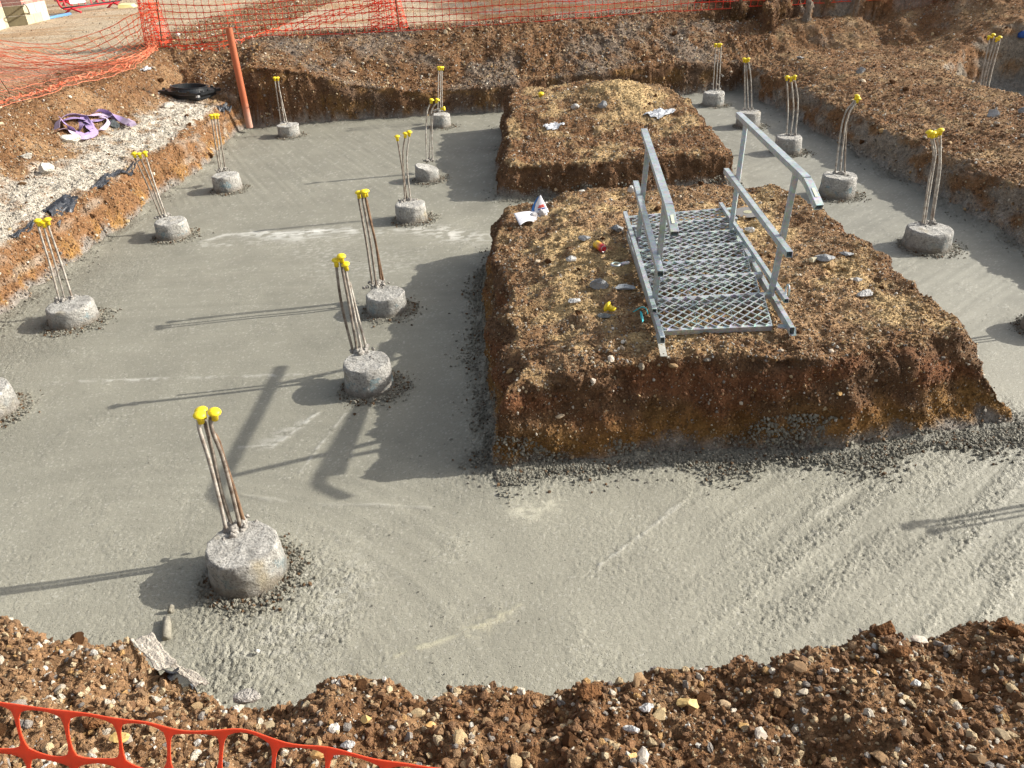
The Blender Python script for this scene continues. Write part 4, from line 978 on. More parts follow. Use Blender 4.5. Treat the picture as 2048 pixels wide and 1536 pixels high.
def cloth_strip(pts, w, name, mat, parent=None, twist=None, org=Vector((0, 0, 0)), th=.002):
    L = smooth_line(pts, .02); V = []; F = []; n = len(L)
    for i, p in enumerate(L):
        t = (L[min(i+1, n-1)]-L[max(i-1, 0)]).normalized(); a = twist(i/n) if twist else 0
        sd = t.cross(Vector((0, 0, 1)))
        if sd.length < .05: sd = Vector((1, 0, 0))
        sd.normalize(); u = sd.cross(t); s2 = sd*math.cos(a)+u*math.sin(a); u2 = s2.cross(t)
        for k in (-1, 1): V.append(p-org+s2*k*w/2)
        for k in (1, -1): V.append(p-org+s2*k*w/2+u2*th)
    for i in range(n-1):
        for k in range(4): F.append((i*4+k, i*4+(k+1) % 4, i*4+4+(k+1) % 4, i*4+4+k))
    F.append((0, 1, 2, 3)); F.append(tuple((n-1)*4+k for k in (3, 2, 1, 0)))
    return mesh_obj(name, V, F, mat, parent, False)
# purple lifting sling
MPUR = simple('purple_webbing', (.30, .22, .40), .8, bump=(120, .5, .003), spec=.2, var=(9, .55))
MPURL = simple('faded_purple_webbing', (.45, .36, .47), .85, bump=(120, .5, .003), spec=.2, var=(9, .5))
org = onland(185, 250); root = empty('lifting_sling', org); tag(root, 'purple webbing lifting sling heaped on the left bank above the chalk', 'lifting sling')
rs = random.Random(3)
for k, (pp, w, tw) in enumerate((([(113, 258), (118, 240), (140, 230), (175, 232), (205, 229), (235, 236), (258, 246)], .085, .5), ([(120, 235), (135, 252), (150, 262), (172, 272), (190, 262), (182, 248), (172, 240)], .08, 1.), ([(112, 262), (130, 258), (150, 268), (168, 276), (186, 268)], .075, .3),
                              ([(160, 262), (164, 245), (170, 236), (178, 252), (184, 262)], .08, .8), ([(190, 265), (205, 258), (214, 250), (216, 240), (200, 232)], .05, 1.2), ([(186, 226), (200, 222), (225, 228), (248, 243), (264, 248)], .07, .9), ([(252, 238), (262, 243), (268, 252)], .075, .2), ([(125, 242), (150, 236), (190, 241), (222, 232)], .09, .35))):
    pts = [onland(x, y, .035+.03*math.sin(i*1.3+k)+.02) for i, (x, y) in enumerate(pp)]
    cloth_strip(pts, w*1.15, 'webbing_loop', MPUR if k % 2 else MPURL, root, (lambda f, a=tw, b=rs.random()*3: math.sin(f*5+b)*a), org)
rock('rubble_lump', 226, 252, 26, 22, 'dark grey stone lying against the purple sling', 'rubble', simple('charcoal_stone', (.10, .115, .12), .8, bump=(30, .7, .02), var=(12, .6)), seed=61, tall=.8, group=RG)
rock('chalk_lump', 140, 282, 36, 18, 'white chalk lump under the purple sling', 'chalk', simple('chalk', (.6, .57, .49), .9, bump=(40, .8, .02), var=(14, .4)), seed=62, tall=.5)
rock('chalk_lump', 55, 315, 20, 12, 'white chalk lump at the left on the brown slope', 'chalk', bpy.data.materials['chalk'], seed=63, tall=.6)
rock('chalk_lump', 90, 342, 34, 18, 'rounded chalk boulder on the edge of the chalk shelf', 'chalk', bpy.data.materials['chalk'], seed=64, tall=.6)
rock('chalk_lump', 336, 214, 22, 12, 'white chalk piece below the black gully frame', 'chalk', bpy.data.materials['chalk'], seed=65, tall=.6)

# black plastic gully frame
def gully():
    c = onland(380, 184, .06); root = empty('gully_frame', c, (math.radians(-3), math.radians(4), math.radians(-14))); tag(root, 'black plastic square gully frame with round upstand lying on the left bank', 'gully frame')
    R = .27; n = 32; sq = .36
    mb = MB(); V = []; F = []
    for lv in range(2):
        z = .0 if lv == 0 else .045
        for k in range(n):
            a = 2*math.pi*k/n; m = 1/max(abs(math.cos(a)), abs(math.sin(a))); V.append((sq*m*math.cos(a), sq*m*math.sin(a), z))
        for k in range(n):
            a = 2*math.pi*k/n; V.append((R*math.cos(a), R*math.sin(a), z))
    for k in range(n):
        k2 = (k+1) % n; F += [(2*n+k, 2*n+k2, 3*n+k2, 3*n+k), (k, n+k, n+k2, k2), (k, k2, 2*n+k2, 2*n+k), (n+k, 3*n+k, 3*n+k2, n+k2)]
    mb.add(V, F); mb.build('base_plate', MBLK, root)
    mb = MB(); mb.lathe([(R+.03, .03), (R+.02, .08), (R+.025, .10), (R, .10), (R-.005, .03)], 40); o = mb.build('round_upstand', MBLK, root)
    me = o.data; 
    mb = MB(); mb.box((0, 0, -.045), (.6, .6, .06)); mb.build('under_box', MBLK, root)
    mb = MB()
    for s in (-1, 1):
        for t in (-.2, 0, .2): mb.box((s*.35, t, .055), (.02, .05, .03)); mb.box((t, s*.35, .055), (.05, .02, .03))
    mb.build('lug', MBLK, root)
    for k, (x, y) in enumerate(((-.34, -.38), (.36, -.34))):
        mb = MB(); mb.box((x, y, .0), (.05, .04, .035)); mb.build('foot', simple('white_foot%d' % k if False else 'white_foot', (.6, .6, .58), .6), root)
    # hide lathe end discs by opening: delete the two n-gons
    import bmesh
    bm = bmesh.new(); bm.from_mesh(me); bmesh.ops.delete(bm, geom=[f for f in bm.faces if len(f.verts) > 4], context='FACES'); bm.to_mesh(me); bm.free()
gully()
# orange drain pipe
a = gy(497, 243, 13.55); b = gy(457, 55, 13.55); a.z -= .1; b.y = 13.55
mb = MB(); d = (b-a); L = [Vector((0, 0, 0)).lerp(d, k/6) for k in range(7)]; mb.tube(L, .055, 20, caps=False); Li = [v for v in L]
mb.tube(list(reversed(L)), .05, 20, caps=False)
ring = MB()
n0 = 20; V = mb.V; mb.F += [((6*n0)+k, (6*n0)+(k+1) % n0, 7*n0+(n0-k-1) % n0, 7*n0+(n0-k) % n0) for k in range(0)]
o = mb.build('drain_pipe', MPIPE, None, True, a); tag(o, 'terracotta orange plastic drain pipe standing upright, leaning left, in the far corner', 'pipe')

# black damp-proof membrane scraps
def sheet(name, quad, label, cat, mat, amp=.03, n=26, up=.03, seed=0, zz=None, fold=3.):
    pts = [onland(x, y, up) if zz is None else gz(x, y, zz) for x, y in quad]; org = sum(pts, Vector())/4
    V = []; F = []
    for j in range(n):
        for i in range(n):
            u, v = i/(n-1), j/(n-1); p = pts[0].lerp(pts[1], u).lerp(pts[3].lerp(pts[2], u), v)
            h = hgt(p.x, p.y) if zz is None else p.z-up
            nz_ = float(n3(np.array([u*fold+seed]), np.array([v*fold]), np.array([.5]))[0])+.5*float(n3(np.array([u*fold*3+seed]), np.array([v*fold*3]), np.array([1.5]))[0])
            e = min(u, 1-u, v, 1-v)
            lat = min(.03, amp*1.2)
            V.append(Vector((p.x+nz_*lat, p.y+nz_*lat, (p.z if zz is not None else h+up*.7)+amp*max(nz_, -.5)))-org)
    for j in range(n-1):
        for i in range(n-1): F.append((j*n+i, j*n+i+1, (j+1)*n+i+1, (j+1)*n+i))
    o = mesh_obj(name, V, F, mat, None, True, org); so = o.modifiers.new('thickness', 'SOLIDIFY'); so.thickness = .002; tag(o, label, cat); return o
sheet('membrane_scrap', [(82, 420), (140, 386), (160, 395), (120, 452)], 'black plastic membrane flap hanging over the lip behind the wide left pile', 'membrane', MDPM, .03, seed=2)
sheet('membrane_scrap', [(182, 372), (215, 345), (240, 340), (205, 372)], 'black membrane strip on the left bank lip left of the second left pile', 'membrane', MDPM, .03, seed=5)
sheet('membrane_scrap', [(225, 352), (262, 326), (278, 322), (250, 348)], 'dark membrane strip on the lip just behind the second left pile caps', 'membrane', MDPM, .03, seed=8)
sheet('membrane_scrap', [(20, 470), (70, 438), (80, 444), (34, 476)], 'thin dark membrane edge on the lip at the far left', 'membrane', MDPM, .02, seed=9)
sheet('membrane_scrap', [(432, 210), (450, 206), (462, 218), (448, 232)], 'dark membrane hump beside the foot of the orange pipe', 'membrane', MDPM, .05, seed=11)
sheet('plastic_scrap', [(1086, 250), (1110, 242), (1130, 246), (1100, 258)], 'crumpled clear white plastic on the left of the back mound', 'plastic scrap', simple('clear_plastic', (.50, .51, .53), .3, bump=(25, .8, .02), spec=.6, var=(18, .8)), .018, seed=21, fold=5)
sheet('plastic_scrap', [(1286, 228), (1310, 218), (1352, 219), (1318, 236)], 'long crumpled white plastic sheet on the right of the back mound', 'plastic scrap', bpy.data.materials['clear_plastic'], .022, seed=23, fold=6)
sheet('plastic_scrap', [(280, 138), (292, 132), (303, 136), (290, 142)], 'small white plastic litter on the slope under the left netting', 'plastic scrap', bpy.data.materials['clear_plastic'], .05, seed=25, fold=6, n=14)

# near bank: black membrane fold and spilled concrete at the lip
MSPL = simple('pale_spill', (.46, .41, .34), .95, bump=(80, .9, .012), var=(45, .6))
def ribbonish(name, pl, w, mat, label, cat, z0=.76, seed=1, th=.02):
    L = smooth_line([gz(x, y, z0+dz) for x, y, dz in pl], .012); mb = MB(); n = len(L)
    rad = [max(.004, w*math.sin(math.pi*min(1, (i+1)/(n+1))**.8)*(1+.25*math.sin(i*.9+seed))) for i in range(n)]
    mb.tube(L, rad, 10); o = mb.build(name, mat, None, True); c = L[n//2]
    for v in o.data.vertices: v.co = v.co-c
    o.location = c; tag(o, label, cat); return o
L_ = [onland(x, y, u) for x, y, u in ((312, 1337, .012), (345, 1346, .03), (392, 1364, .035), (425, 1378, .03), (462, 1392, .01))]
o = cloth_strip([Vector(p) for p in L_], .045, 'membrane_edge', MDPM, None, lambda f: .5+.4*math.sin(f*4), L_[2], .004); o.location = L_[2]; tag(o, 'black membrane edge poking out of the near bank lip', 'membrane')
sheet('membrane_scrap', [(305, 1335), (350, 1332), (430, 1380), (385, 1378)], 'dusty grey-blue membrane sheet folded over the near bank lip', 'membrane', simple('dusty_membrane', (.16, .18, .2), .7, bump=(40, .8, .01), var=(30, .9)), .012, seed=31, up=.012)
sheet('cement_spill', [(258, 1282), (302, 1266), (352, 1330), (318, 1340)], 'pale dried cement spill over the lip of the near bank at left', 'cement spill', MSPL, .006, seed=45, zz=.748, up=0)
sheet('cement_spill', [(316, 1318), (345, 1322), (420, 1366), (392, 1372)], 'narrow tongue of dusty cement trailing along the black membrane edge', 'cement spill', MSPL, .005, seed=47, zz=.744, up=0)
mb = MB(); a, b = gz(333, 1236, .02), gz(333, 1276, .02); mb.tube([a, a.lerp(b, .5)+Vector((.003, 0, .002)), b], [.017, .021, .02], 14); o = mb.build('concrete_core', bpy.data.materials['set_concrete'], None, True); tag(o, 'short broken cylinder of concrete lying in the pour left of the nearest pile', 'concrete lump')

# cement bag scrap, can, caps, disc
def bag():
    p = onland(1062, 438, .0); root = empty('paper_bag', p); tag(root, 'torn white and blue paper bag with red and blue print standing on the front mound', 'paper bag')
    Mw = simple('white_paper', (.74, .73, .76), .6, bump=(20, .5, .01)); Mb = simple('blue_print', (.03, .17, .47), .5); Mr = simple('red_print', (.66, .08, .05), .5); Mn = simple('navy_print', (.05, .09, .28), .5)
    # lying flap with rolled edge
    def patch(f, nu, nv, name, mat, parent):
        V = []; F = []
        for j in range(nv):
            for i in range(nu): V.append(f(i/(nu-1), j/(nv-1))-p)
        for j in range(nv-1):
            for i in range(nu-1): F.append((j*nu+i, j*nu+i+1, (j+1)*nu+i+1, (j+1)*nu+i))
        o = mesh_obj(name, V, F, mat, parent, True); so = o.modifiers.new('thickness', 'SOLIDIFY'); so.thickness = .0025; return o
    z0 = p.z
    A, B, C_, D_ = gz(1027, 430, z0+.05), gz(1096, 420, z0+.05), gz(1094, 432, z0+.03), gz(1040, 449, z0+.02)
    patch(lambda u, v: A.lerp(B, u).lerp(D_.lerp(C_, u), v)+Vector((0, 0, .016*math.sin(u*6.5)*(.3+v)+.012*math.cos(v*3))), 24, 10, 'lying_flap', Mw, root)
    # upright fin: base line and tip; front sheet white, blue edge behind
    b0, b1, tip = gy(1062, 432, p.y+.03), gy(1098, 424, p.y+.03), gy(1081, 389, p.y+.09)
    def fin(u, v):
        e0 = b0.lerp(tip, v)+Vector((-.02*math.sin(v*3.1), 0, 0)); e1 = b1.lerp(tip, v); q = e0.lerp(e1, u); return q+Vector((0, -.03*math.sin(u*3.14)*(1-v), 0))
    f = patch(lambda u, v: fin(.18+u*.82, v*.97), 14, 14, 'upright_flap', Mw, root)
    patch(lambda u, v: fin(u*.2, v*.9)+Vector((-.006, .004, 0)), 5, 14, 'blue_flap', Mb, root)
    off = Vector((0, -.005, .001))
    for v0, v1, mt, u0, u1 in ((.42, .48, Mr, .45, .9), (.35, .405, Mr, .38, .93), (.25, .31, Mn, .4, .95)):
        o = patch(lambda u, v: fin(u0+u*(u1-u0), v0+v*(v1-v0))+off, 8, 3, 'print_band', mt, f)
    lump(root, 'paper_wad', [(gz(1068, 430, z0+.04)-p, .04), (gz(1084, 426, z0+.05)-p, .045)], simple('crumpled_paper', (.55, .53, .52), .7, bump=(30, .8, .02), var=(20, .5)), 5)
bag()
def can():
    p = onland(1200, 493, .03); d = (gz(1212, 500, p.z)-gz(1189, 486, p.z)).normalized(); q = Vector((0, 0, 1)).rotation_difference(d).to_matrix().to_4x4()
    root = empty('drinks_can', p); root.matrix_world = Matrix.Translation(p) @ q; tag(root, 'yellow and red drinks can lying on its side on the front mound', 'can')
    m = NT('can_print'); sp = m.n('ShaderNodeSeparateXYZ'); m.l(m.coord(), sp.inputs[0])
    t = m.math('ADD', sp.outputs['Z'], m.math('MULTIPLY', sp.outputs['X'], .4)); c = m.ramp(m.math('MULTIPLY_ADD', t, 6., .5), [(.3, (.8, .5, .02)), (.5, (.75, .28, .05)), (.72, (.6, .03, .05))]); m.done(c, .35, spec=.6)
    mb = MB(); mb.lathe([(.028, -.062), (.033, -.055), (.033, .05), (.027, .062)], 24); mb.build('body', m.m, root, True)
    mb = MB(); mb.lathe([(.027, .0615), (.0275, .065), (.024, .065), (.023, .061), (.002, .0605)], 24); mb.build('lid', simple('aluminium', (.6, .6, .6), .35, metal=.8), root, True)
can()
def loose_cap(px, py, d, label, s=1.):
    p = onland(px, py, .02); mb = cap_mb(Vector((0, 0, 0)), d); o = mb.build('rebar_cap', MYEL, None, True, p); o.scale = (s, s, s); tag(o, label, 'rebar cap'); return o
loose_cap(1219, 616, (-.8, .35, .35), 'yellow rebar cap fallen on the front mound left of the steps', 1.25)
loose_cap(1082, 190, (0, -.2, 1), 'yellow rebar cap on the rim of the back mound', 1.5)
p = onland(1495, 425, .015); mb = MB(); mb.lathe([(.012, .0), (.115, .0), (.115, .004), (.03, .005), (.012, .004)], 40); root = empty('cutting_disc', p, (.06, -.04, 0)); tag(root, 'round grey abrasive cutting disc lying behind the far right post of the steps', 'cutting disc')
mb.build('abrasive_plate', simple('abrasive', (.20, .19, .18), .9, bump=(200, .4, .002)), root); mb = MB(); mb.lathe([(.013, .0055), (.035, .0055), (.035, .007), (.013, .0065)], 24); mb.build('centre_label', simple('disc_label', (.4, .38, .25), .6, var=(60, .6)), root)
p = onland(2046, 72, .05); mb = MB(); mb.lathe([(.05, -.03), (.09, -.02), (.09, .05), (.03, .09)], 16); o = mb.build('blue_tub', simple('blue_plastic', (.02, .08, .3), .5), None, True, p); tag(o, 'small blue plastic object cut by the right edge at the top', 'plastic tub')

# ------------------------------------------------------------------ orange barrier netting
def net(parent, name, f, nu, nv, mat, wh=.009, wv=.006, nodes=True):
    # f(u, v) world point, u cell index along, v cell index down; every strand a ribbon with thickness
    mb = MB(); f0 = f; cache = {}
    def f(u, v):
        k = (round(u, 2), round(v, 2))
        if k not in cache: cache[k] = f0(u, v)
        return cache[k]
    for j in range(nv+1):
        for i in range(nu):
            a, m_, b = f(i, j), f(i+.5, j), f(i+1, j); mb.add(*ribbon3(a, m_, b, wh, f(i, j+.5 if j < nv else j-.5)-a))
    for i in range(nu+1):
        for j in range(nv):
            a, m_, b = f(i, j), f(i, j+.5), f(i, j+1); mb.add(*ribbon3(a, m_, b, wv, f(i+.5 if i < nu else i-.5, j)-a))
    o = mb.build(name, mat, parent, False); return o
def ribbon3(a, m, b, w, side):
    V = []; F = []
    for k, p in enumerate((a, m, b)):
        t = (b-a).normalized(); s = (side-t*side.dot(t))
        s = s.normalized() if s.length > 1e-6 else Vector((0, 0, 1)); n = t.cross(s)*(w*.22)
        ww = w*(.5 if k == 1 else .85); V += [p-s*ww-n, p+s*ww-n, p+s*ww+n, p-s*ww+n]
    for i in (0, 4):
        for k in range(4): F.append((i+k, i+(k+1) % 4, i+4+(k+1) % 4, i+4+k))
    return V, F
def curve_at(pts):
    L = [Vector(p) for p in pts]; cum = [0]
    for a, b in zip(L[:-1], L[1:]): cum.append(cum[-1]+(b-a).length)
    def g(t):
        t = max(0, min(1, t))*cum[-1]
        for k in range(len(L)-1):
            if t <= cum[k+1]+1e-9:
                return L[k].lerp(L[k+1], (t-cum[k])/max(1e-9, cum[k+1]-cum[k]))
        return L[-1]
    g.length = cum[-1]; return g
def jit(i, j, s): return Vector((n_(i*1.3+s, j*1.7), n_(i*1.9, j*1.1+s), n_(i*.7+s, j*2.3)))
def n_(a, b): return float(n2(np.array([a*.37+.11]), np.array([b*.41+.27]), 3)[0])

# foreground netting: a moulded sheet with rounded cells
def near_net():
    root = empty('barrier_netting', gz(400, 1470, 1.2)); org = root.location.copy(); tag(root, 'bright orange plastic barrier netting crossing the bottom left foreground', 'barrier netting')
    top = smooth_line([gz(x, y, 1.67) for x, y in ((-420, 1372), (-100, 1395), (34, 1408), (150, 1424), (270, 1440), (395, 1460), (530, 1477), (680, 1500), (835, 1528), (1000, 1560), (1180, 1610))], .01)
    g = curve_at(top); cell = .1008; k0 = 0
    # nodes are moulded at fixed spacing; find the offset that puts one at the photo's first node
    N_ = int(g.length/cell); s0 = min(range(len(top)), key=lambda i: (top[i]-gz(34, 1408, 1.67)).length); d0 = sum((top[i+1]-top[i]).length for i in range(s0)); off = d0 % cell
    def f(u, v):
        t = (off+u*cell)/g.length; p = g(t); sw = .012*n_(u*2.1, v*2)+.02*v*.2*n_(u*.8, 5)
        return p+Vector((-.031*v+.006*n_(u, v*2.+9), -.004*v+sw, -.137*v+.006*n_(u*1.7+3, v)))
    V = []; F = []; idx = {}
    nseg = 28
    for i in range(N_-1):
        for j in range(6):
            loop_o = []; loop_i = []
            for k in range(nseg):
                a = 2*math.pi*(k+.5)/nseg; c, s = math.cos(a), math.sin(a)
                m = 1/max(abs(c), abs(s)); uo, vo = .5+.5*c*m, .5+.5*s*m
                e = 7.0; r = 1/((abs(c)**e+abs(s)**e)**(1/e)); ui = .5+(.5-.034)*c*r; vi = .5+(.5-.052)*s*r
                # pull hole corners in for the moulded knuckles
                kk = (abs(c*s)*2)**3; ui = .5+(ui-.5)*(1-.05*kk); vi = .5+(vi-.5)*(1-.075*kk)
                loop_o.append(f(i+uo, j+vo)-org); loop_i.append(f(i+ui, j+vi)-org)
            b = len(V); V += loop_o+loop_i
            for k in range(nseg):
                k2 = (k+1) % nseg; F.append((b+k, b+k2, b+nseg+k2, b+nseg+k))
    o = mesh_obj('netting_sheet', V, F, MORG, root, True)
    import bmesh
    bm = bmesh.new(); bm.from_mesh(o.data); bmesh.ops.remove_doubles(bm, verts=bm.verts, dist=.0008); bm.to_mesh(o.data); bm.free()
    so = o.modifiers.new('thickness', 'SOLIDIFY'); so.thickness = .0028; so.offset = 0
    bv = o.modifiers.new('round', 'BEVEL'); bv.width = .0007; bv.segments = 1; bv.limit_method = 'ANGLE'; bv.angle_limit = 1.
near_net()

def post(root, a, b, org, r=.008, mat=None):
    mb = MB(); mb.tube([a-org, (a+b)/2-org+Vector((.005, .0, 0)), b-org], r, 8); mb.build('post', mat or MREBR, root, True)
# left side fence, slumped outwards along the haul road
def left_net():
    org = gz(200, 150, 1.15); root = empty('barrier_netting', org); tag(root, 'sagging faded orange barrier netting along the haul road at top left', 'barrier netting')
    bot = curve_at(smooth_line([gz(-330, 300, 1.05), gz(-90, 245, 1.12), gz(0, 216, 1.12), gz(60, 198, 1.14), gz(110, 184, 1.14), gz(150, 168, 1.15), gz(200, 155, 1.15), gz(250, 143, 1.15), gz(290, 118, 1.17), gz(318, 96, 1.17)], .1))
    top = curve_at(smooth_line([gz(-330, 10, 1.75), gz(-90, 62, 1.70), gz(0, 80, 1.6), (gz(60, 88, 1.55)), gz(110, 88, 1.55), gz(150, 80, 1.58), gz(200, 62, 1.68), gz(250, 38, 1.85), gz(290, 16, 2.02), gz(316, 3, 2.12)], .1))
    nu, nv = 84, 10
    def f(u, v):
        t = u/nu; w = v/nv; a = top(t); b = bot(t); p = a.lerp(b, w); sag = math.sin(w*math.pi)
        p.z -= .22*sag*(1-abs(2*t-1)**4); p.x -= .1*sag
        q = jit(u, v, 4)*.035; h = hgt(p.x, p.y)+.012
        p = p+q
        if p.z < h: p.z = h+abs(q.z)*.4
        return p-org
    net(root, 'netting_sheet', f, nu, nv, MORGP, .010, .006)
    a = gz(22, 190, 1.1); b = gy(-6, 150, a.y-.1); post(root, a, b+(b-a)*1.2, org, .007)
    # doubled folds of net lying along the foot
    def f2(u, v):
        t = .18+.8*u/70; p = bot(t); return p+Vector((.1*n_(u*2, v*3)+.05*(v-1), .1*n_(u*2.4, v*5+3), .03+.09*abs(n_(u*3, v*4+7))))-org
    net(root, 'netting_fold', f2, 70, 1, MORGP, .009, .005)
left_net()
def back_net():
    org = gz(700, 80, 1.15); root = empty('barrier_netting', org); tag(root, 'orange-red barrier netting strung between thin posts along the top of the back bank', 'barrier netting')
    zb = 1.14
    B = [(316, 96), (400, 92), (455, 84), (520, 74), (600, 72), (700, 70), (800, 64), (900, 58), (1000, 50), (1150, 40), (1300, 28), (1450, 18), (1600, 10), (1750, 2), (1900, -8), (2200, -22)]
    bw = smooth_line([onland(x, max(y, -30)) for x, y in B], .1); bot = curve_at(bw)
    topz = [(0, .98), (.03, .9), (.12, .72), (.2, .86), (.258, 1.0), (.33, .86), (.45, .84), (.6, .92), (.8, .8), (1, .9)]
    def hz(t): return float(np.interp(t, [a for a, b in topz], [b for a, b in topz]))
    L = bot.length; nu = int(L/.135); nv = 8
    def f(u, v):
        t = u/nu; b = bot(t); w = 1-v/nv; q = jit(u, v, 9)*.02
        return b+Vector((.0, .06*math.sin(u*.33)*w, hz(t)*w+.02))+q-org
    net(root, 'netting_sheet', f, nu, nv, MORGR, .010, .0065)
    # slack lower fold that rises towards the second post
    pts = [gz(330, 92, 1.17), gz(450, 85, 1.2), gz(540, 60, 1.27), gz(620, 36, 1.42), gz(700, 12, 1.62), gz(780, -8, 1.8)]
    c = curve_at(smooth_line(pts, .1))
    def f3(u, v): return c(u/44)+Vector((.06*n_(u*2, v), -.05, -.055*v+.05*n_(u*1.7, v*2)))-org
    net(root, 'netting_fold', f3, 44, 3, MORG, .010, .007)
    for (x, y, x2, y2, zt) in ((325, 97, 312, -4, 2.1), (799, 66, 790, -6, 1.95)):
        a = gz(x, y, 1.05); b = gz(x2, y2, zt); post(root, a, b, org, .010)
    # bunched net round both posts
    for cx, cy, w0, w1, zt, sd in ((318, 92, .26, .16, 2.1, 1), (779, 64, .40, .22, 2.0, 5)):
        base = gz(cx, cy, 1.15)
        def f4(u, v, base=base, w0=w0, w1=w1, zt=zt, sd=sd):
            k = v/12; w = w1+(w0-w1)*k; return base+Vector((w*(u/8-.5)*2.*1., -.08+.12*math.sin(u*1.7+sd)+.05*n_(u*3, v*3), (zt-1.15)*(1-k)+.04*n_(u*2+sd, v*2)+.02))-org
        net(root, 'netting_bunch', f4, 8, 12, MORGR, .010, .008)
        def f5(u, v, base=base, w0=w0, w1=w1, zt=zt, sd=sd):
            k = v/13; w = (w1+(w0-w1)*k)*.9; return base+Vector((w*(u/9-.5)*2.+.02, -.14+.1*math.sin(u*2.1+sd+1)+.06*n_(u*3+5, v*3), (zt-1.15)*(1-k)+.05*n_(u*2+sd+8, v*2)+.01))-org
        net(root, 'netting_bunch', f5, 9, 13, MORG, .009, .007)
back_net()

# ------------------------------------------------------------------ things beyond the haul road, top left
def brick_wall(px0, py0, px1, py1, H, label, z=1.2, th=.22, rows_block=2, seed=1, yaw=None, length=None, dark=False):
    a = gz(px0, py0, z); b = gz(px1, py1, z)
    if length: b = a+(b-a).normalized()*length
    L = (b-a).length; ang = math.atan2(b.y-a.y, b.x-a.x); root = empty('brick_wall', a, (0, 0, ang)); tag(root, label, 'brick wall')
    Mj = simple('mortar_joint', (.50, .46, .40), .95)
    mb = MB(); mb.box((L/2, th/2, H/2), (L-.012, th-.012, H-.01)); mb.build('mortar_core', Mj, root)
    Mbl = [simple('cream_block', (.44, .39, .26), .9, bump=(30, .3, .01), var=(9, .3)), simple('cream_block_pale', (.48, .44, .34), .9, var=(9, .25))]
    Mbr = [simple('pink_brick', (.46, .21, .17), .9, bump=(60, .4, .01), var=(12, .35)), simple('red_brick', (.38, .15, .12), .9, var=(12, .35))]
    if dark:  # shade of the face turned from the sun, put into block and brick colours
        Mbl = [simple('shaded_block', (.15, .125, .07), .9, var=(9, .3))]*2; Mbr = [simple('shaded_brick', (.17, .085, .07), .9, var=(12, .35))]*2
    def unit(w, h, mat):
        m = MB(); m.box((w/2, th/2, h/2), (w-.012, th, h-.012)); me = bpy.data.meshes.new('unit'); me.from_pydata([tuple(v) for v in m.V], [], m.F); me.materials.append(mat); return me
    zc = 0; r = random.Random(seed)
    row = 0
    while zc < H-.05:
        blk = row < rows_block; h = .225 if blk else .075; w = .45 if blk else .225; mats = Mbl if blk else Mbr
        mes = [unit(w, h, mm) for mm in mats] if row in (0, rows_block) else mes_prev
        mes_prev = mes; x = -(w/2 if row % 2 else 0)
        half = None
        while x < L-.02:
            x0 = max(0, x); x1 = min(L, x+w)
            if x1-x0 > .03:
                o = bpy.data.objects.new('block' if blk else 'brick', r.choice(mes)); COL.objects.link(o); o.parent = root; o.location = (x0, 0, zc); o.scale = ((x1-x0)/w, 1, 1)
            x += w
        zc += h; row += 1
brick_wall(57, 50, 101, 39, .95, 'cream block and pink brick wall end, the one further right beyond the haul road')
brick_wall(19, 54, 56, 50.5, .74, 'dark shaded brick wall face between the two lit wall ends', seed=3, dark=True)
brick_wall(-6, 64, 19, 54.5, .8, 'leftmost lit block and brick wall cut by the left edge', seed=5)
def arch_hose():
    pts = [gz(62, 47, 1.2), gz(60, 30, 1.4), gz(54, 14, 1.62), gz(48, 8, 1.7), gz(46, 14, 1.6), gz(50, 30, 1.4), gz(57, 48, 1.2)]; mb = MB(); c = pts[0]; mb.tube([p-c for p in smooth_line(pts, .05)], .018, 8)
    tag(mb.build('service_duct', simple('grey_duct', (.35, .34, .33), .6), None, True, c), 'grey duct looped in front of the brick wall end', 'duct')
arch_hose()
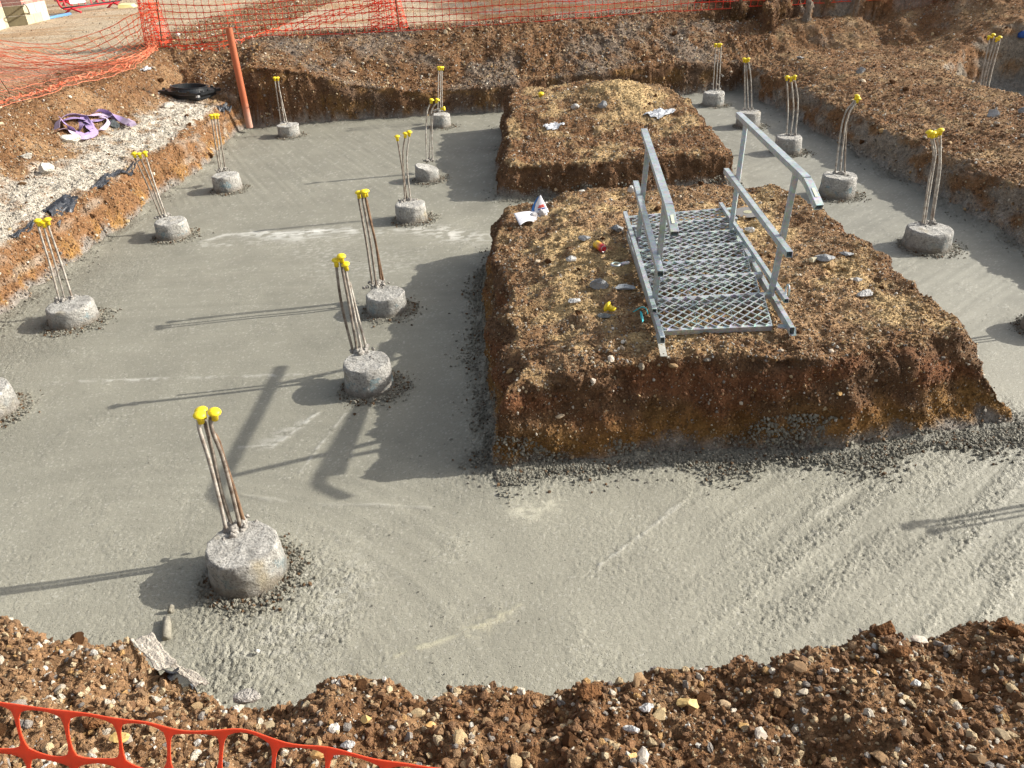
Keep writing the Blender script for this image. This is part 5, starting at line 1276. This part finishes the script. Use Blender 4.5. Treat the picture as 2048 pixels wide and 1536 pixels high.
def barrier(x0, y0, x1, y1, label, z=1.2, H=1.0, sign=False, L=2.0, seed=0):
    a = gz(x0, y0, z); b = gz(x1, y1, z); ang = math.atan2(b.y-a.y, b.x-a.x); root = empty('pedestrian_barrier', a, (math.radians(-6), 0, ang)); tag(root, label, 'barrier', 'red pedestrian barriers beyond the haul road')
    Mred = bpy.data.materials.get('red_plastic') or simple('red_plastic', (.58, .015, .03), .4, spec=.5); Mbk = MBLK
    r = .16; zb = .14
    def fr(i): return 0
    pts = [(0, H), (0, zb+r)]+[(r-r*math.cos(t), zb+r-r*math.sin(t)) for t in (.4, .8, 1.2)]+[(r, zb), (L-r, zb)]+[(L-r+r*math.sin(t), zb+r-r*math.cos(t)) for t in (.4, .8, 1.2)]+[(L, zb+r), (L, H-r), (L-r, H), (r, H)]
    mb = MB(); mb.tube([Vector((x, 0, y)) for x, y in pts], .028, 8, closed=True); mb.build('frame', Mred, root, True)
    mb = MB(); mb.tube([Vector((.02, -.03, zb+.03)), Vector((L-.02, -.03, zb+.03))], .02, 6); mb.build('reflective_bar', Mbk, root, True)
    for k in range(9):
        mb = MB(); x = .2+k*(L-.4)/8; mb.box((x, 0, (H+zb)/2), (.035, .02, H-zb-.02)); mb.build('slat', Mred, root)
    for k in (0, 1):
        mb = MB(); x = .35+k*(L-.7); mb.bar((x, -.32, .0), (x, 0, zb), .05, .04); mb.bar((x, .32, .0), (x, 0, zb), .05, .04); mb.build('foot', Mred, root)
    if sign:
        mb = MB(); mb.box((.62, -.05, .52), (.55, .01, .56)); s = mb.build('sign_panel', simple('white_sign', (.8, .82, .84), .4), root)
        mb = MB()
        for k, w in enumerate((.36, .30, .38)): mb.box((.64, -.058, .36+k*.09), (w, .006, .045))
        mb.build('sign_print', simple('sign_blue', (.08, .28, .55), .4), s)
barrier(126, 30, 240, 14, 'red plastic pedestrian barrier with a white and blue sign beyond the road', sign=True, L=2.3)
barrier(112, 14, 190, 6, 'red plastic barrier partly hidden behind the one with the sign', L=1.8, seed=2)
p0, p1 = gz(82, 40, 1.22), gz(140, 28, 1.22); mb = MB(); mb.tube([Vector(), (p1-p0)], .045, 10); tag(mb.build('blue_pipe', simple('blue_pipe', (.10, .24, .42), .5), None, True, p0), 'length of blue pipe lying by the foot of the red barriers', 'pipe')
Myb = simple('pale_yellow_block', (.72, .68, .30), .8, bump=(20, .4, .01)); p0 = gz(236, 17, 1.2); mb = MB(); mb.add([(0, 0, 0), (.42, .1, 0), (.36, .6, 0), (-.05, .5, 0), (.02, .02, .1), (.34, .12, .07), (.3, .5, .09), (0, .45, .11)], [(3, 2, 1, 0), (4, 5, 6, 7), (0, 1, 5, 4), (1, 2, 6, 5), (2, 3, 7, 6), (3, 0, 4, 7)]); tag(mb.build('insulation_board', Myb, None, False, p0), 'pale yellow board lying on the ground right of the red barriers', 'board')
